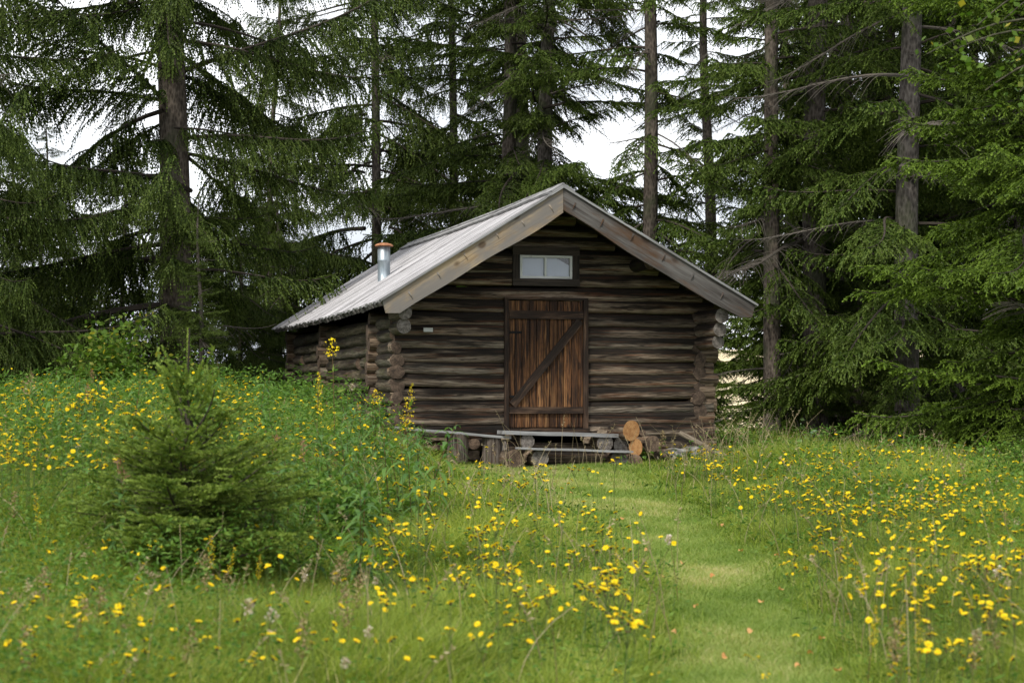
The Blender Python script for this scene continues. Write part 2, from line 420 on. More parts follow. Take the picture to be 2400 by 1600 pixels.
M['needle_young'] = leaf_mat('young_spruce_needles', [(0, (.045, .085, .014)), (.5, (.105, .170, .026)), (1, (.20, .28, .05))], (.33, .42, .085), .28)
M['grass'] = leaf_mat('meadow_grass_blade', [(0, (.035, .080, .010)), (.32, (.105, .195, .020)), (.65, (.24, .33, .045)), (.93, (.40, .43, .10)), (1, (.60, .50, .27))], (.40, .44, .09), .40, .5)
M['lawn'] = leaf_mat('lawn_grass_blade', [(0, (.09, .18, .024)), (.45, (.20, .31, .052)), (.82, (.38, .43, .14)), (1, (.58, .50, .27))], (.38, .43, .14), .40, .5)
M['straw'] = leaf_mat('dry_straw', [(0, (.26, .20, .11)), (1, (.48, .40, .25))], None, .2)
M['herb'] = leaf_mat('herb_leaf', [(0, (.045, .105, .018)), (.5, (.10, .20, .032)), (.85, (.18, .28, .05)), (1, (.28, .30, .08))], (.18, .28, .06), .35, .35)
M['fireweed'] = leaf_mat('fireweed_leaf', [(0, (.055, .125, .045)), (.5, (.10, .20, .05)), (1, (.15, .26, .06))], (.17, .28, .07), .38, .4)
M['fern'] = leaf_mat('fern_leaf', [(0, (.10, .22, .02)), (1, (.17, .31, .03))], None, .4)
M['aspen'] = leaf_mat('aspen_leaf', [(0, (.12, .20, .10)), (1, (.24, .32, .19))], None, .35)
M['birch'] = leaf_mat('birch_leaf', [(0, (.055, .115, .015)), (.75, (.12, .20, .03)), (.93, (.17, .22, .05)), (1, (.45, .38, .05))], None, .4)
M['stem'] = leaf_mat('green_stem', [(0, (.07, .11, .03)), (.6, (.10, .14, .04)), (1, (.16, .07, .04))], None, 0)
M['petal'] = leaf_mat('yellow_petal', [(0, (.84, .56, .006)), (.5, (.88, .68, .012)), (1, (.90, .74, .04))], None, .25)
M['disc'] = leaf_mat('flower_centre', [(0, (.60, .36, .01)), (1, (.75, .50, .02))], None, 0)
M['calyx'] = leaf_mat('brown_bud', [(0, (.05, .045, .02)), (1, (.12, .07, .03))], None, 0)
M['gold'] = leaf_mat('goldenrod_bloom', [(0, (.60, .42, .01)), (.7, (.75, .58, .03)), (1, (.32, .30, .06))], None, .2)
M['fluff'] = leaf_mat('seed_fluff', [(0, (.36, .28, .22)), (1, (.75, .68, .60))], None, .4)
M['seedbrown'] = leaf_mat('brown_seed_head', [(0, (.16, .12, .06)), (.6, (.34, .25, .14)), (1, (.42, .36, .16))], None, .2)
M['pink'] = leaf_mat('faded_pink_bloom', [(0, (.26, .14, .09)), (1, (.42, .26, .16))], None, .3)
M['deadleaf'] = leaf_mat('fallen_leaf', [(0, (.50, .20, .06)), (1, (.66, .40, .18))], None, .3)
M['whiteflower'] = leaf_mat('white_petal', [(0, (.75, .75, .78)), (1, (.8, .8, .8))], None, .3)

# ------------------------------------------------------------------ ground shape
def S(x):
    x = np.clip(x, 0, 1); return x * x * (3 - 2 * x)
def gz(x, y):
    x = np.asarray(x, float); y = np.asarray(y, float)
    z = .25 + .0329 * (np.minimum(y, 24) - 8.5)
    z = np.where(y < 2, .036 + .0 * y, z)
    z = z + .50 * S((-x - .55) / 2.3) * S((y - 8.5) / 7.5) * (1 - .6 * S((y - 27) / 8))
    z = z + .14 * S((x - 1.9) / 1.6) * S((y - 9) / 5) * (1 - S((y - 18) / 5) * .5)
    z = z + .02 * np.sin(x * 1.9 + .4 * y) * np.sin(y * .7 + 1) + .008 * np.sin(x * 3.1 - y * 1.2)
    z = z - .38 * S((x - 2.6) / 4.5) * S((y - 13) / 8) * (1 - S((y - 40) / 20))
    z = z - .06 * S((y - 20.5) / 2) * S((x + 1.6) / 1.5)
    z = z - 2.1 * S((y - 33) / 30)
    z = z + 7.6 * S((x + 2) / 22) * S((y - 62) / 130)
    return z
PCY = [0, 8, 10, 12, 16, 19, 22, 24, 26]
def path_mask(x, y):
    c = np.interp(y, PCY, [.9, 1.02, 1.22, 1.36, 1.18, .78, .35, .15, 0])
    w = np.interp(y, PCY, [.38, .40, .40, .40, .52, .72, 1.20, 1.6, 1.7])
    n = .30 * np.sin(y * 2.1 + x) + .25 * np.sin(y * 5.3 - x * 3) + .25 * np.sin(x * 7.1 + y * 3.3 + 2 * np.sin(y * 2.2)) + .2 * np.sin(x * 13 - y * 9)
    return 1 - S((np.abs(x - c) / w - .45 + .32 * n) / 1.15)
def grid(xs, ys, f):
    X, Y = np.meshgrid(xs, ys); Z = f(X, Y); n, m = X.shape
    i = np.arange(n - 1)[:, None]; j = np.arange(m - 1)[None]
    F = np.stack([i * m + j, i * m + j + 1, (i + 1) * m + j + 1, (i + 1) * m + j], -1).reshape(-1, 4)
    return np.stack([X, Y, Z], -1).reshape(-1, 3), F
xs = np.concatenate([-np.geomspace(900, 16, 26), np.arange(-15, 15.01, .25), np.geomspace(16, 900, 26)])
ys = np.concatenate([[-200, -80, -30, -10, -3], np.arange(0, 40, .25), np.geomspace(40.5, 2000, 46)])
V, F = grid(xs, ys, gz)
mb = MB(); mb.add(V, F, 0, None, True)
tag(mb.build('ground', [M['meadow_soil']]), 'grassy slope rising gently to the log cabin', None, None, 'structure')
V, F = grid(np.linspace(4, 160, 60), np.linspace(52, 260, 60), lambda x, y: gz(x, y) + .25)
mb = MB(); mb.add(V, F, 0, None, True)
tag(mb.build('field', [M['ripe_grain']]), 'pale ripe grain field seen between the trees', None, None, 'structure')

def PX(px, Y): return (px - 1200.0) / FPX * Y

# ------------------------------------------------------------------ CABIN (local frame: u right along the facade, v into depth, z up from the ground)
HEAD = math.radians(14.9)
CB = np.array([.41, 24.7, CAMZ - .74])
cr_, sr_ = math.cos(HEAD), math.sin(HEAD)
cabin = empty('log_cabin', tuple(CB), HEAD)
tag(cabin, 'old brown log cabin with grey board roof and orange plank door', 'cabin')
def toworld(u, v, z): return (CB[0] + u * cr_ - v * sr_, CB[1] + u * sr_ + v * cr_, CB[2] + z)
UL, UR = -1.93, 2.10           # wall planes
EL, ER = -2.29, 2.56           # eaves
ZR, ZE = 3.41, 1.983           # ridge and eave height of the roof's upper face
VF, VB, WB = -.84, 8.76, 8.4   # roof front, roof back, rear wall
def zroof(u): return ZR + (ZR - ZE) * (u / abs(EL) if u < 0 else -u / ER)
CH = .160

def cuts(mb, z, r, spans, v=0.0, out=(0, -1, 0), **kw):
    for a, b in spans: log(mb, (a, v, z), (b, v, z), r, out, **kw)

# front wall
mb = MB(); k = 0; z = .20
while z < 3.15:
    r = CH / 2 * 1.12 * (1 + rng.normal(0, .05))
    dz = rng.normal(0, .009); tl = lambda: rng.normal(0, .011)
    zl = z + dz
    lim = lambda s: ((zl + r + .07 - ZR) / (ZR - ZE) * (EL if s < 0 else -ER) * -1)
    ul = max(UL - .16, -(ZR - .105 - zl) / (ZR - ZE) * abs(EL)); ur = min(UR + .20, (ZR - .105 - zl) / (ZR - ZE) * ER)
    if zl < 2.03:
        log(mb, (max(ul, UL - .04), 0, zl + tl()), (-.535, 0, zl + tl()), r, wob=.10, flat=.84)
        log(mb, (.56, 0, zl + tl()), (ur, 0, zl + tl()), r, wob=.10, flat=.84)
    elif 2.20 < zl < 2.70:
        log(mb, (ul, 0, zl), (-.43, 0, zl + tl()), r, wob=.09, flat=.86); log(mb, (.44, 0, zl + tl()), (ur, 0, zl), r, wob=.09, flat=.86)
    else:
        log(mb, (ul, 0, zl), (ur, 0, zl), r, wob=.09, flat=.86)
    z += CH; k += 1
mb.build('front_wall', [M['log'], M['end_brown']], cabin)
# left wall, in bays between the stacked cross-wall ends
mb = MB()
for k in range(11):
    z = .14 + k * CH
    if z > 1.86: break
    for (a, b) in ((-.0, 1.0), (1.0, 5.0), (5.0, WB)):
        if k == 7 and a == 1.0:
            log(mb, (UL, 1.0, z), (UL, 2.1, z), .09, (-1, 0, 0)); log(mb, (UL, 2.4, z), (UL, 5.0, z), .09, (-1, 0, 0)); continue
        if k == 8 and a == 5.0:
            log(mb, (UL, 5.6, z), (UL, 7.2, z), .09, (-1, 0, 0)); log(mb, (UL, 7.5, z), (UL, WB, z), .09, (-1, 0, 0)); continue
        d = rng.normal(0, .012)
        log(mb, (UL, a, z + d), (UL, b, z - d), .09 + rng.normal(0, .004), (-1, 0, 0), wob=.10)
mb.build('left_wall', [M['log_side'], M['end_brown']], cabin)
mb = MB()
for k in range(11):
    z = .14 + k * CH
    log(mb, (UR, 0, z), (UR, WB, z), .09, (1, 0, 0), step=.4)
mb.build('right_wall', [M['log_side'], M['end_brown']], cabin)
mb = MB()
for k in range(19):
    z = .2 + k * CH
    ul = max(UL, -(ZR - .2 - z) / (ZR - ZE) * abs(EL)); ur = min(UR, (ZR - .2 - z) / (ZR - ZE) * ER)
    if ur - ul > .2: log(mb, (ul, WB, z), (ur, WB, z), .088, (0, 1, 0), step=.4)
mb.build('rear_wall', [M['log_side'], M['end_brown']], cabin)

def stack(us, v, outv, zs, rw, L, name, mats, ext=None, cap=1, seg=14):
    mb = MB()
    for i, z in enumerate(zs):
        r = rw * (1 + rng.normal(0, .06)); l = L * (1 + rng.normal(0, .12))
        p0 = np.array([us, v, z + rng.normal(0, .006)]) + np.append(rng.normal(0, .008, 2), 0)
        o = np.asarray(outv, float)
        side = (0, -1, 0) if abs(o[0]) > .5 else ((-1 if us < 0 else 1), 0, 0)
        log(mb, p0 - o * .1, p0 + o * l, r, side, seg=seg, step=.05, wob=.20, capbulge=.10, squash=1.04)
    return mb.build(name, mats, cabin)
zs = [.14 + CH * k for k in range(9)]
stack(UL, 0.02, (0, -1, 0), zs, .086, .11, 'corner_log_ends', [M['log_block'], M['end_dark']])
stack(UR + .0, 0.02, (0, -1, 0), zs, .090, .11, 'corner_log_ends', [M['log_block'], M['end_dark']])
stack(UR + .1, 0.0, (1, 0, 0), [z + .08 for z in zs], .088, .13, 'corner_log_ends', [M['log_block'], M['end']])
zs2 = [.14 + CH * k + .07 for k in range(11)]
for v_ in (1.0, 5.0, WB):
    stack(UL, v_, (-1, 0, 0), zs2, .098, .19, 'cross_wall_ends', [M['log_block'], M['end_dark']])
# long upper logs reaching out under the eaves
for sgn, uu in ((-1, UL), (1, UR)):
    for i, z in enumerate((1.50, 1.66, 1.83)):
        if sgn < 0 and i == 0: continue
        mb = MB()
        log(mb, (uu, .1, z), (uu + sgn * .05, -.62 - .07 * i, z), .082 + .006 * i, (-1, 0, 0), seg=20, step=.06, wob=.06, capbulge=.06 if sgn > 0 else .15, taper=1.02)
        mb.build('projecting_log', [M['log_side'] if sgn < 0 else M['log'], M['end']], cabin)
# purlins and roof plate
for uu, z, r in ((-1.10, zroof(-1.10) - .24, .085), (1.22, zroof(1.22) - .235, .085), (0.0, ZR - .24, .09)):
    mb = MB(); log(mb, (uu, -.66, z), (uu, WB + .3, z), r, (0, 0, -1), step=.5)
    mb.build('purlin', [M['log_side'], M['end_brown']], cabin)

# ---- roof: two layers of boards running ridge to eave
roof = None
def slope_frame(side):
    e = np.array([EL if side < 0 else ER, 0, ZE]); rdg = np.array([0, 0, ZR])
    d = nrm(e - rdg); n = np.array([-d[2], 0, d[0]]); n = n if n[2] > 0 else -n
    return d, n, np.linalg.norm(e - rdg)
def board(mb, side, v0, v1, s0, s1, off, th, mat=0, rnd=None, sag=True):
    """one roof board, split along its length so that it follows the gently sagging roof"""
    d, n, L = slope_frame(side); rnd = rng.random() if rnd is None else rnd
    N = 5; s = np.linspace(s0, s1, N); V = []; D = []
    for k in range(N):
        for (v, o) in ((v0, off), (v1, off), (v1, off - th), (v0, off - th)):
            sg = -.035 * math.sin(PI * np.clip((v - VF) / (VB - VF), 0, 1)) * (1 if sag else 0)
            P = np.array([0, 0, ZR]) + d * s[k] + n * (o + sg); V.append((P[0], v, P[2])); D.append((s[k] + rnd * 9, v + (0 if o == off else .1), rnd))
    F = []
    for k in range(N - 1):
        a, b = 4 * k, 4 * k + 4
        for j in range(4): F.append([a + j, a + (j + 1) % 4, b + (j + 1) % 4, b + j])
    F += [[0, 1, 2, 3], [4 * N - 1, 4 * N - 2, 4 * N - 3, 4 * N - 4]]
    mb.add(V, F, mat, D)
for side in (-1, 1):
    d, n, L = slope_frame(side)
    mb = MB(); v = VF
    i = 0
    while v < VB - .03:                                   # upper boards, touching the lower ones between them
        w = min(.155 * (1 + rng.normal(0, .10)), VB - v)
        e = L + rng.normal(.0, .012) + (.03 if i % 2 == 0 else 0)
        if i % 2 == 0: board(mb, side, v + .002, v + w + .03, -.0, e, 0 + rng.normal(0, .002), .024)
        else: board(mb, side, v - .02, v + w + .02, -.0, e, -.0155, .024)
        v += w; i += 1
    roof = mb.build('roof_boards', [M['roof']], cabin)
    mb = MB(); v = VF + .01
    while v < VB - .1:
        board(mb, side, v, v + .17, 0.02, L - .03, -.052, .022); v += .18
    mb.build('soffit', [M['soffit']], cabin)
# eave board below the left eave, and drip ends
mb = MB()
for side in (-1,):
    d, n, L = slope_frame(side)
    v = VF + .02
    while v < VB - .1:
        w = .10 + rng.random() * .05
        board(mb, side, v, v + w, L - .10, L + .015 + rng.normal(0, .01), -.041, .035 + rng.random() * .02); v += w + .07 + rng.random() * .03
mb.build('eave_battens', [M['roof_low']], cabin)
# ridge cap: two long planks laid over the top
for side in (-1, 1):
    d, n, L = slope_frame(side)
    mb = MB()
    for (a, b, dz) in ((VF - .05, 2.4, .03), (2.42, 5.7, .034), (5.72, VB - .2, .03)):
        board(mb, side, a, b, -.03, .16, dz + .006 * rng.random(), .028)
        me_d = None
    o = mb.build('ridge_plank', [M['grey_plank']], cabin)

# ---- barge boards
def barge(side, mat, name, endx, wdt=.275):
    d, n, L = slope_frame(side)
    dn = -n
    N = 26; top = []; bot = []
    for k in range(N):
        s = (L + .0) * k / (N - 1)
        top.append(np.array([0, 0, ZR]) + d * s + n * (-.012))
    ph = rng.random(3) * 6
    sb0 = wdt * abs(d[2]) / abs(d[0])      # where the plumb cut meets the lower edge
    s_end = L - .10
    for k in range(N):
        s = -sb0 * 0 + (s_end) * k / (N - 1)
        wv = wdt * (1 + .05 * math.sin(s * 2.2 + ph[0]) + .03 * math.sin(s * 5.1 + ph[1]))
        p = np.array([0, 0, ZR]) + d * s + dn * wv
        bot.append(p)
    # plumb cut at the ridge
    bot = [p for p in bot if (p[0] * side) > .012]
    p0 = bot[0].copy(); zc = p0[2] + abs(d[2] / d[0]) * abs(p0[0]); bot.insert(0, np.array([0.002 * side, 0, zc]))
    top[0][0] = .002 * side
    v0 = VF - .045
    T = [np.array([p[0], v0, p[2]]) for p in top]; B = [np.array([p[0], v0, p[2]]) for p in bot]
    # end cut
    endp = B[-1] + np.array([d[0], 0, d[2]]) * .0
    corner = np.array([T[-1][0] - side * .045 , v0, T[-1][2] - .165])
    pts = T + [corner] + [B[-1]] + B[::-1][1:]
    mb2 = MB()
    th = .04
    # strips between the upper and lower edges
    nT = len(T); Bi = np.array(B); Ti = np.array(T)
    q = np.linspace(0, 1, nT)
    qb = np.linspace(0, 1, len(B)); Bx = np.stack([np.interp(q, qb, Bi[:, c]) for c in range(3)], -1)
    ldir = nrm([d[0], 0, d[2]]); cdir = nrm([dn[0], 0, dn[2]])
    def dd(P): return np.stack([P @ ldir + 1.3, P @ cdir, np.full(len(P), .5)], -1)
    for off, flip in ((0, False), (th, True)):
        P = np.concatenate([Ti, Bx, [corner]]) + [0, off, 0]
        F = [[i, i + 1, nT + i + 1, nT + i] for i in range(nT - 1)]
        mb2.add(P, F, 0, dd(P)); mb2.add(P, [[nT - 1, 2 * nT, 2 * nT - 1]], 0, dd(P))
    out = list(Ti) + [corner] + list(Bx[::-1])
    out = np.array(out); n_ = len(out)
    for i in range(n_):
        j = (i + 1) % n_
        P = np.array([out[i], out[j], out[j] + [0, th, 0], out[i] + [0, th, 0]]); mb2.add(P, [[0, 1, 2, 3]], 0, dd(P))
    # torn knots standing slightly proud of the board
    for f_ in (.10, .24, .37, .55, .70, .86):
        s_ = L * (f_ + .02 * math.sin(f_ * 40 + side)); w0 = .05 + .05 * abs(math.sin(f_ * 17)); hh = .07 + .06 * abs(math.sin(f_ * 29 + side))
        b0 = np.array([0, 0, ZR]) + d * s_ + dn * w0; P = []
        for (a_, c_, o_) in ((-.012, 0, 0), (.016, .004, 0), (.010, hh, 0), (.002, hh * .55, -.022)):
            q_ = b0 + d * a_ + dn * c_; P.append([q_[0], v0 + o_, q_[2]])
        P = np.array(P); mb2.add(P, [[0, 1, 3], [1, 2, 3], [2, 0, 3]], 0, dd(P) + [0, .3, 0])
    o = mb2.build('barge_board', [mat], cabin); o['label'] = name
    return o
barge(-1, M['barge_left'], 'tan weathered barge board', EL)
barge(1, M['barge_right'], 'grey weathered barge board', ER)
# thin cover strip over the right barge board
for side in (-1, 1):
    mb = MB(); board(mb, side, VF - .075, VF - .003, .0, slope_frame(side)[2] + .03, .006, .026, sag=False)
    mb.build('verge_strip', [M['grey_plank']], cabin)

# ---- door
ZD0, ZD1 = .394, 2.04
door = MB()
nb = 11; u0, u1 = -.49, .50
xs_ = np.cumsum([0] + [1 + .25 * rng.normal() * .5 for _ in range(nb)]); xs_ = u0 + (u1 - u0) * xs_ / xs_[-1]
for k in range(nb):
    a, b = xs_[k] + .0045, xs_[k + 1] - .0045
    box(door, ((a + b) / 2, -.065 - rng.random() * .004, (ZD0 + ZD1) / 2), (b - a, .03, ZD1 - ZD0 - .03), du=2)
door = door.build('door', [M['door']], cabin)
mb = MB(); box(mb, (.005, -.098, 1.845), (.985, .03, .105), du=0); mb.build('crossbar', [M['door_dark']], door)
mb = MB(); box(mb, (.005, -.098, .625), (.985, .03, .085), du=0); mb.build('crossbar', [M['door_dark']], door)
a = np.array([-.455, 0, .68]); b = np.array([.465, 0, 1.785]); d_ = nrm(b - a)
mb = MB(); c_ = (a + b) / 2; box(mb, (c_[0], -.099, c_[2]), (np.linalg.norm(b - a) - .03, .03, .10), ax=[d_, [0, 1, 0], np.cross(d_, [0, 1, 0])], du=0)
mb.build('brace', [M['door_dark']], door)
for zz in (1.62, .80):
    mb = MB(); box(mb, (-.40, -.088, zz), (.16, .006, .03), du=0); mb.build('hinge', [M['dark_room']], door)
mb = MB()
box(mb, (-.522, -.06, (ZD0 + ZD1) / 2), (.055, .10, ZD1 - ZD0), du=2); box(mb, (.535, -.06, (ZD0 + ZD1) / 2), (.062, .10, ZD1 - ZD0), du=2)
box(mb, (.006, -.06, ZD1 + .012), (1.115, .11, .028), du=0); box(mb, (.006, -.03, ZD0 - .03), (1.14, .20, .06), du=0)
box(mb, (.006, .0, (ZD0 + ZD1) / 2), (1.05, .04, ZD1 - ZD0), du=2)
mb.build('door_frame', [M['door_dark']], cabin)

# ---- window
win = MB()
W0, W1, WZ0, WZ1 = -.44, .45, 2.216, 2.716
for (c, s, du) in (((.005, -.055, WZ1 - .05), (W1 - W0, .09, .105), 0), ((.005, -.055, WZ0 + .045), (W1 - W0, .10, .09), 0),
                   ((W0 + .048, -.05, 2.46), (.096, .085, .305), 2), ((W1 - .045, -.05, 2.46), (.09, .085, .305), 2)):
    box(win, c, s, du=du)
win = win.build('window', [M['casing']], cabin)
a0, a1, b0, b1 = -.338, .358, 2.312, 2.608
mb = MB(); t_ = .030
for (c, s, du) in (((.5 * (a0 + a1), -.06, b1 - t_ / 2), (a1 - a0, .04, t_), 0), ((.5 * (a0 + a1), -.06, b0 + t_ / 2), (a1 - a0, .04, t_), 0),
                   ((a0 + t_ / 2, -.06, .5 * (b0 + b1)), (t_, .04, b1 - b0 - 2 * t_), 2), ((a1 - t_ / 2, -.06, .5 * (b0 + b1)), (t_, .04, b1 - b0 - 2 * t_), 2),
                   ((.5 * (a0 + a1) - .01, -.06, .5 * (b0 + b1)), (.026, .04, b1 - b0 - 2 * t_), 2)):
    box(mb, c, s, du=du)
mb.build('sash', [M['white']], win)
for (p, q) in ((a0 + t_, -.013), (.013, a1 - t_)):
    mb = MB(); box(mb, ((p + q) / 2, -.05, .5 * (b0 + b1)), (q - p, .004, b1 - b0 - 2 * t_)); mb.build('pane', [M['window_glass']], win)
mb = MB()
pts = [(a0, -.03, b0), (a1, -.03, b0), (a1, -.03, b1 - .135), (a1 - .20, -.03, b1 - .03), (a0, -.03, b1 - .028)]
prism(mb, pts, (0, .004, 0)); mb.build('blind', [M['grey_blind']], win)
mb = MB(); box(mb, (.01, .02, 2.46), (.8, .01, .42)); mb.build('backing', [M['dark_room']], win)

# ---- chimney pipe, plate
cu, cv = -1.32, 3.94
zc = zroof(cu)
chim = MB()
a = np.linspace(0, 2 * PI, 29)[:-1]
rp = .092
prof = [(rp + .02, zc - .12), (rp + .0, zc - .11), (rp, zc + .2), (rp + .003, zc + .205), (rp + .003, zc + .225), (rp, zc + .23), (rp, zc + .42), (rp - .006, zc + .42), (rp - .006, zc + .1)]
def lathe(mb, prof, cx, cy, seg=28, mat=0):
    a = np.arange(seg) / seg * 2 * PI; V = []
    for r, z in prof: V += [(cx + r * math.cos(t), cy + r * math.sin(t), z) for t in a]
    n = len(prof); i = np.arange(n - 1)[:, None]; j = np.arange(seg)[None]
    F = np.stack([i * seg + j, i * seg + (j + 1) % seg, (i + 1) * seg + (j + 1) % seg, (i + 1) * seg + j], -1).reshape(-1, 4)
    mb.add(V, F, mat, None, True)
lathe(chim, prof, cu, cv)
chim = chim.build('chimney_pipe', [M['galvanised_pipe']], cabin)
mb = MB(); lathe(mb, [(.0, zc + .475), (.06, zc + .470), (.12, zc + .452), (.138, zc + .430), (.136, zc + .424), (.10, zc + .44), (0, zc + .45)], cu, cv)
mb.build('rain_cap', [M['rusty_iron']], chim)
for t in (0, 2.1, 4.2):
    mb = MB(); box(mb, (cu + .08 * math.cos(t), cv + .08 * math.sin(t), zc + .425), (.012, .012, .05)); mb.build('cap_bracket', [M['rusty_iron']], chim)
mb = MB(); box(mb, (-1.545, -.105, 1.64), (.12, .006, .052), rnd=.2); mb.build('plate', [M['white']], cabin)['label'] = 'small blank white plate'

# ------------------------------------------------------------------ planks, stumps and firewood before the wall (local -> world through a parent-less transform)
Rz = np.array([[cr_, -sr_, 0], [sr_, cr_, 0], [0, 0, 1]])
def wl_(u, v, z): return np.asarray(toworld(u, v, z))
def fz(px, v):   # facade-parallel plane at depth v: local u of a photograph column
    k = (px - 1200) / FPX; return (k * (CB[1] + v * cr_) - CB[0] + v * sr_) / (cr_ - k * sr_)
def zz_(py, u, v): return (940 - py) / FPX * (CB[1] + u * sr_ + v * cr_) + CAMZ - CB[2]
def thing_log(name, label, cat, group, p0, p1, r, mats, out=(0, -1, 0), **kw):
    """a log as a thing of its own; ends in cabin-local coordinates"""
    w0 = wl_(*p0); w1 = wl_(*p1); c = (w0 + w1) / 2
    mb = MB(); log(mb, w0 - c, w1 - c, r, Rz @ np.asarray(out, float), mats and 18 or 18, .06, **kw)
    return tag(mb.build(name, mats, None, c), label, cat, group)
def thing_plank(name, label, pxl, pyl, pxr, pyr, v, depth, th, mat, tilt=0.0):
    u0, u1 = fz(pxl, v), fz(pxr, v); z0, z1 = zz_(pyl, u0, v), zz_(pyr, u1, v)
    p0, p1 = wl_(u0, v, z0), wl_(u1, v, z1); c = (p0 + p1) / 2; d = nrm(p1 - p0)
    dv = nrm(np.cross([0, 0, 1.], d)); up = np.cross(d, dv)
    mb = MB(); N = 8; L = np.linalg.norm(p1 - p0); rnd = rng.random()
    V = []; D = []
    for k in range(N + 1):
        s = (k / N - .5) * L; wz = .003 * math.sin(k * 1.3 + rnd * 6)
        for (a, b) in ((-.5, .5), (.5, .5), (.5, -.5), (-.5, -.5)):
            P = d * s + dv * (a * depth) + up * (b * th + wz); V.append(P); D.append((s, a * depth + b * th, rnd))
    F = []
    for k in range(N):
        a, b = 4 * k, 4 * k + 4
        for j in range(4): F.append([a + j, b + j, b + (j + 1) % 4, a + (j + 1) % 4])
    F += [[0, 1, 2, 3], [4 * N + 3, 4 * N + 2, 4 * N + 1, 4 * N]]
    mb.add(V, F, 0, D)
    return tag(mb.build(name, [mat], None, c), label, 'plank')
VB1 = -.62
thing_plank('plank', 'long silver grey plank resting on two stumps left of the door', 930, 1002, 1192, 1025, -.55, .26, .030, M['grey_plank'])
thing_plank('plank', 'thick grey plank forming the upper step below the door', 1172, 1013, 1441, 1020, -.62, .30, .045, M['grey_plank'])
thing_plank('plank', 'thin pale grey plank forming the lower step below the door', 1213, 1050, 1478, 1058, -1.0, .22, .024, M['grey_plank'])
def vlog(name, label, cat, group, px, py_top, py_bot, v, wpx, mats, **kw):
    u = fz(px, v); s = FPX / (CB[1] + v); r = wpx / 2 / s
    return thing_log(name, label, cat, group, (u, v, zz_(py_bot, u, v)), (u, v, zz_(py_top, u, v)), r, mats, **kw)
def hlog(name, label, cat, group, px, py, v, rpx, length, mats, dirx=0.0, **kw):
    """a log lying into the depth whose near end shows at the pixel"""
    u = fz(px, v); z = zz_(py, u, v); r = rpx / FPX * (CB[1] + v)
    return thing_log(name, label, cat, group, (u, v, z), (u + dirx * length, v + length * math.sqrt(1 - dirx * dirx), z), r, mats, (-1, 0, 0), **kw)
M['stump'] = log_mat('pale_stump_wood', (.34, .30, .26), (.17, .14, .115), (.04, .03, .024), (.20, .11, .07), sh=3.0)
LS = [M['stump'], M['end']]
LE = [M['log_block'], M['end']]; LB = [M['log_block'], M['end_brown']]; LF = [M['log'], M['end_fresh']]
g = 'timber piled along the foot of the cabin wall'
vlog('stump', 'pale grey cracked stump under the middle of the long plank', 'stump', g, 1072, 1016, 1082, -.55, 50, LS, taper=.96)
vlog('stump', 'squared stump with a round dark knot under the right end of the long plank', 'stump', g, 1152, 1024, 1088, -.56, 46, LS, taper=.95, flat=.8)
vlog('stump', 'reddish stump under the left end of the long plank', 'stump', g, 968, 1010, 1050, -.50, 55, LB)
hlog('log', 'dark log lying between the two stumps', 'log', g, 1112, 1040, -.30, 13, .35, LB, .5)
hlog('log', 'short thick log lying sideways right of the knotted stump', 'log', g, 1178, 1046, -.62, 17, .36, LE, .92)
hlog('log', 'brown round log end behind the grey one under the upper step', 'log', g, 1213, 1036, -.52, 18, .5, LB)
hlog('log', 'grey round log end carrying the left side of the upper step', 'log', g, 1236, 1034, -.74, 17, .6, LE)
hlog('log', 'dark round log end carrying the right side of the upper step', 'log', g, 1418, 1037, -.74, 20, .6, [M['log_block'], M['end']])
hlog('log', 'dark half-buried log end below the left end of the lower step', 'log', g, 1206, 1076, -.98, 22, .5, LB)
hlog('log', 'grey log end under the left side of the lower step', 'log', g, 1266, 1074, -1.06, 20, .6, LE)
hlog('log', 'grey log end under the right end of the lower step', 'log', g, 1452, 1078, -1.02, 22, .6, LE)
thing_log('beam', 'dark squared beam lying under the upper step', 'beam', g, (fz(1225, -.4), -.40, .02 + zz_(1052, 0, -.4)), (fz(1430, -.4), -.40, zz_(1052, 1, -.4)), .07, LB)
thing_log('beam', 'dark beam lying under the lower step', 'beam', g, (fz(1275, -.8), -.80, zz_(1072, 0, -.8)), (fz(1445, -.8), -.80, zz_(1074, 1, -.8)), .065, LB)
st_ = [o for o in scene.objects if o.get('label', '').startswith('squared stump')][0]
mb = MB(); log(mb, (.035, -.075, -.02), (.037, -.100, -.02), .024, (1, 0, 0), 14, .01, wob=.1, capbulge=-.3); mb.build('knot', [M['log_block'], M['end_brown']], st_)
g2 = 'firewood piled right of the door step'
hlog('firewood', 'freshly cut orange round log on top of the firewood pile', 'firewood', g2, 1480, 1008, -.76, 25, .34, LF, -.30)
hlog('firewood', 'brown bark log end behind the right end of the upper step', 'firewood', g2, 1440, 1022, -.48, 22, .4, LB)
hlog('firewood', 'grey log end below the freshly cut orange one', 'firewood', g2, 1458, 1043, -.66, 21, .4, LE)
hlog('firewood', 'split orange piece standing below the top log', 'firewood', g2, 1490, 1048, -.74, 16, .3, LF, squash=1.35)
hlog('firewood', 'reddish weathered log end right of the orange pieces', 'firewood', g2, 1529, 1040, -.60, 20, .4, LB)
hlog('firewood', 'pale brown log end at the bottom right of the pile', 'firewood', g2, 1488, 1084, -.95, 19, .4, [M['log_block'], end_mat('pale_brown_end', (.16, .10, .065), (.34, .24, .17))])
hlog('firewood', 'small dark branch end between the top log and the wall', 'firewood', g2, 1507, 1014, -.35, 8, .3, LB)
u_, v_ = fz(1594, -.6), -.6
thing_log('pole', 'bare brown pole leaning down to the right of the firewood', 'pole', g2, (u_, v_, zz_(1014, u_, v_)), (fz(1700, -1.0), -1.0, zz_(1072, fz(1700, -1.0), -1.0)), .038, [M['log_block'], M['end_fresh']])
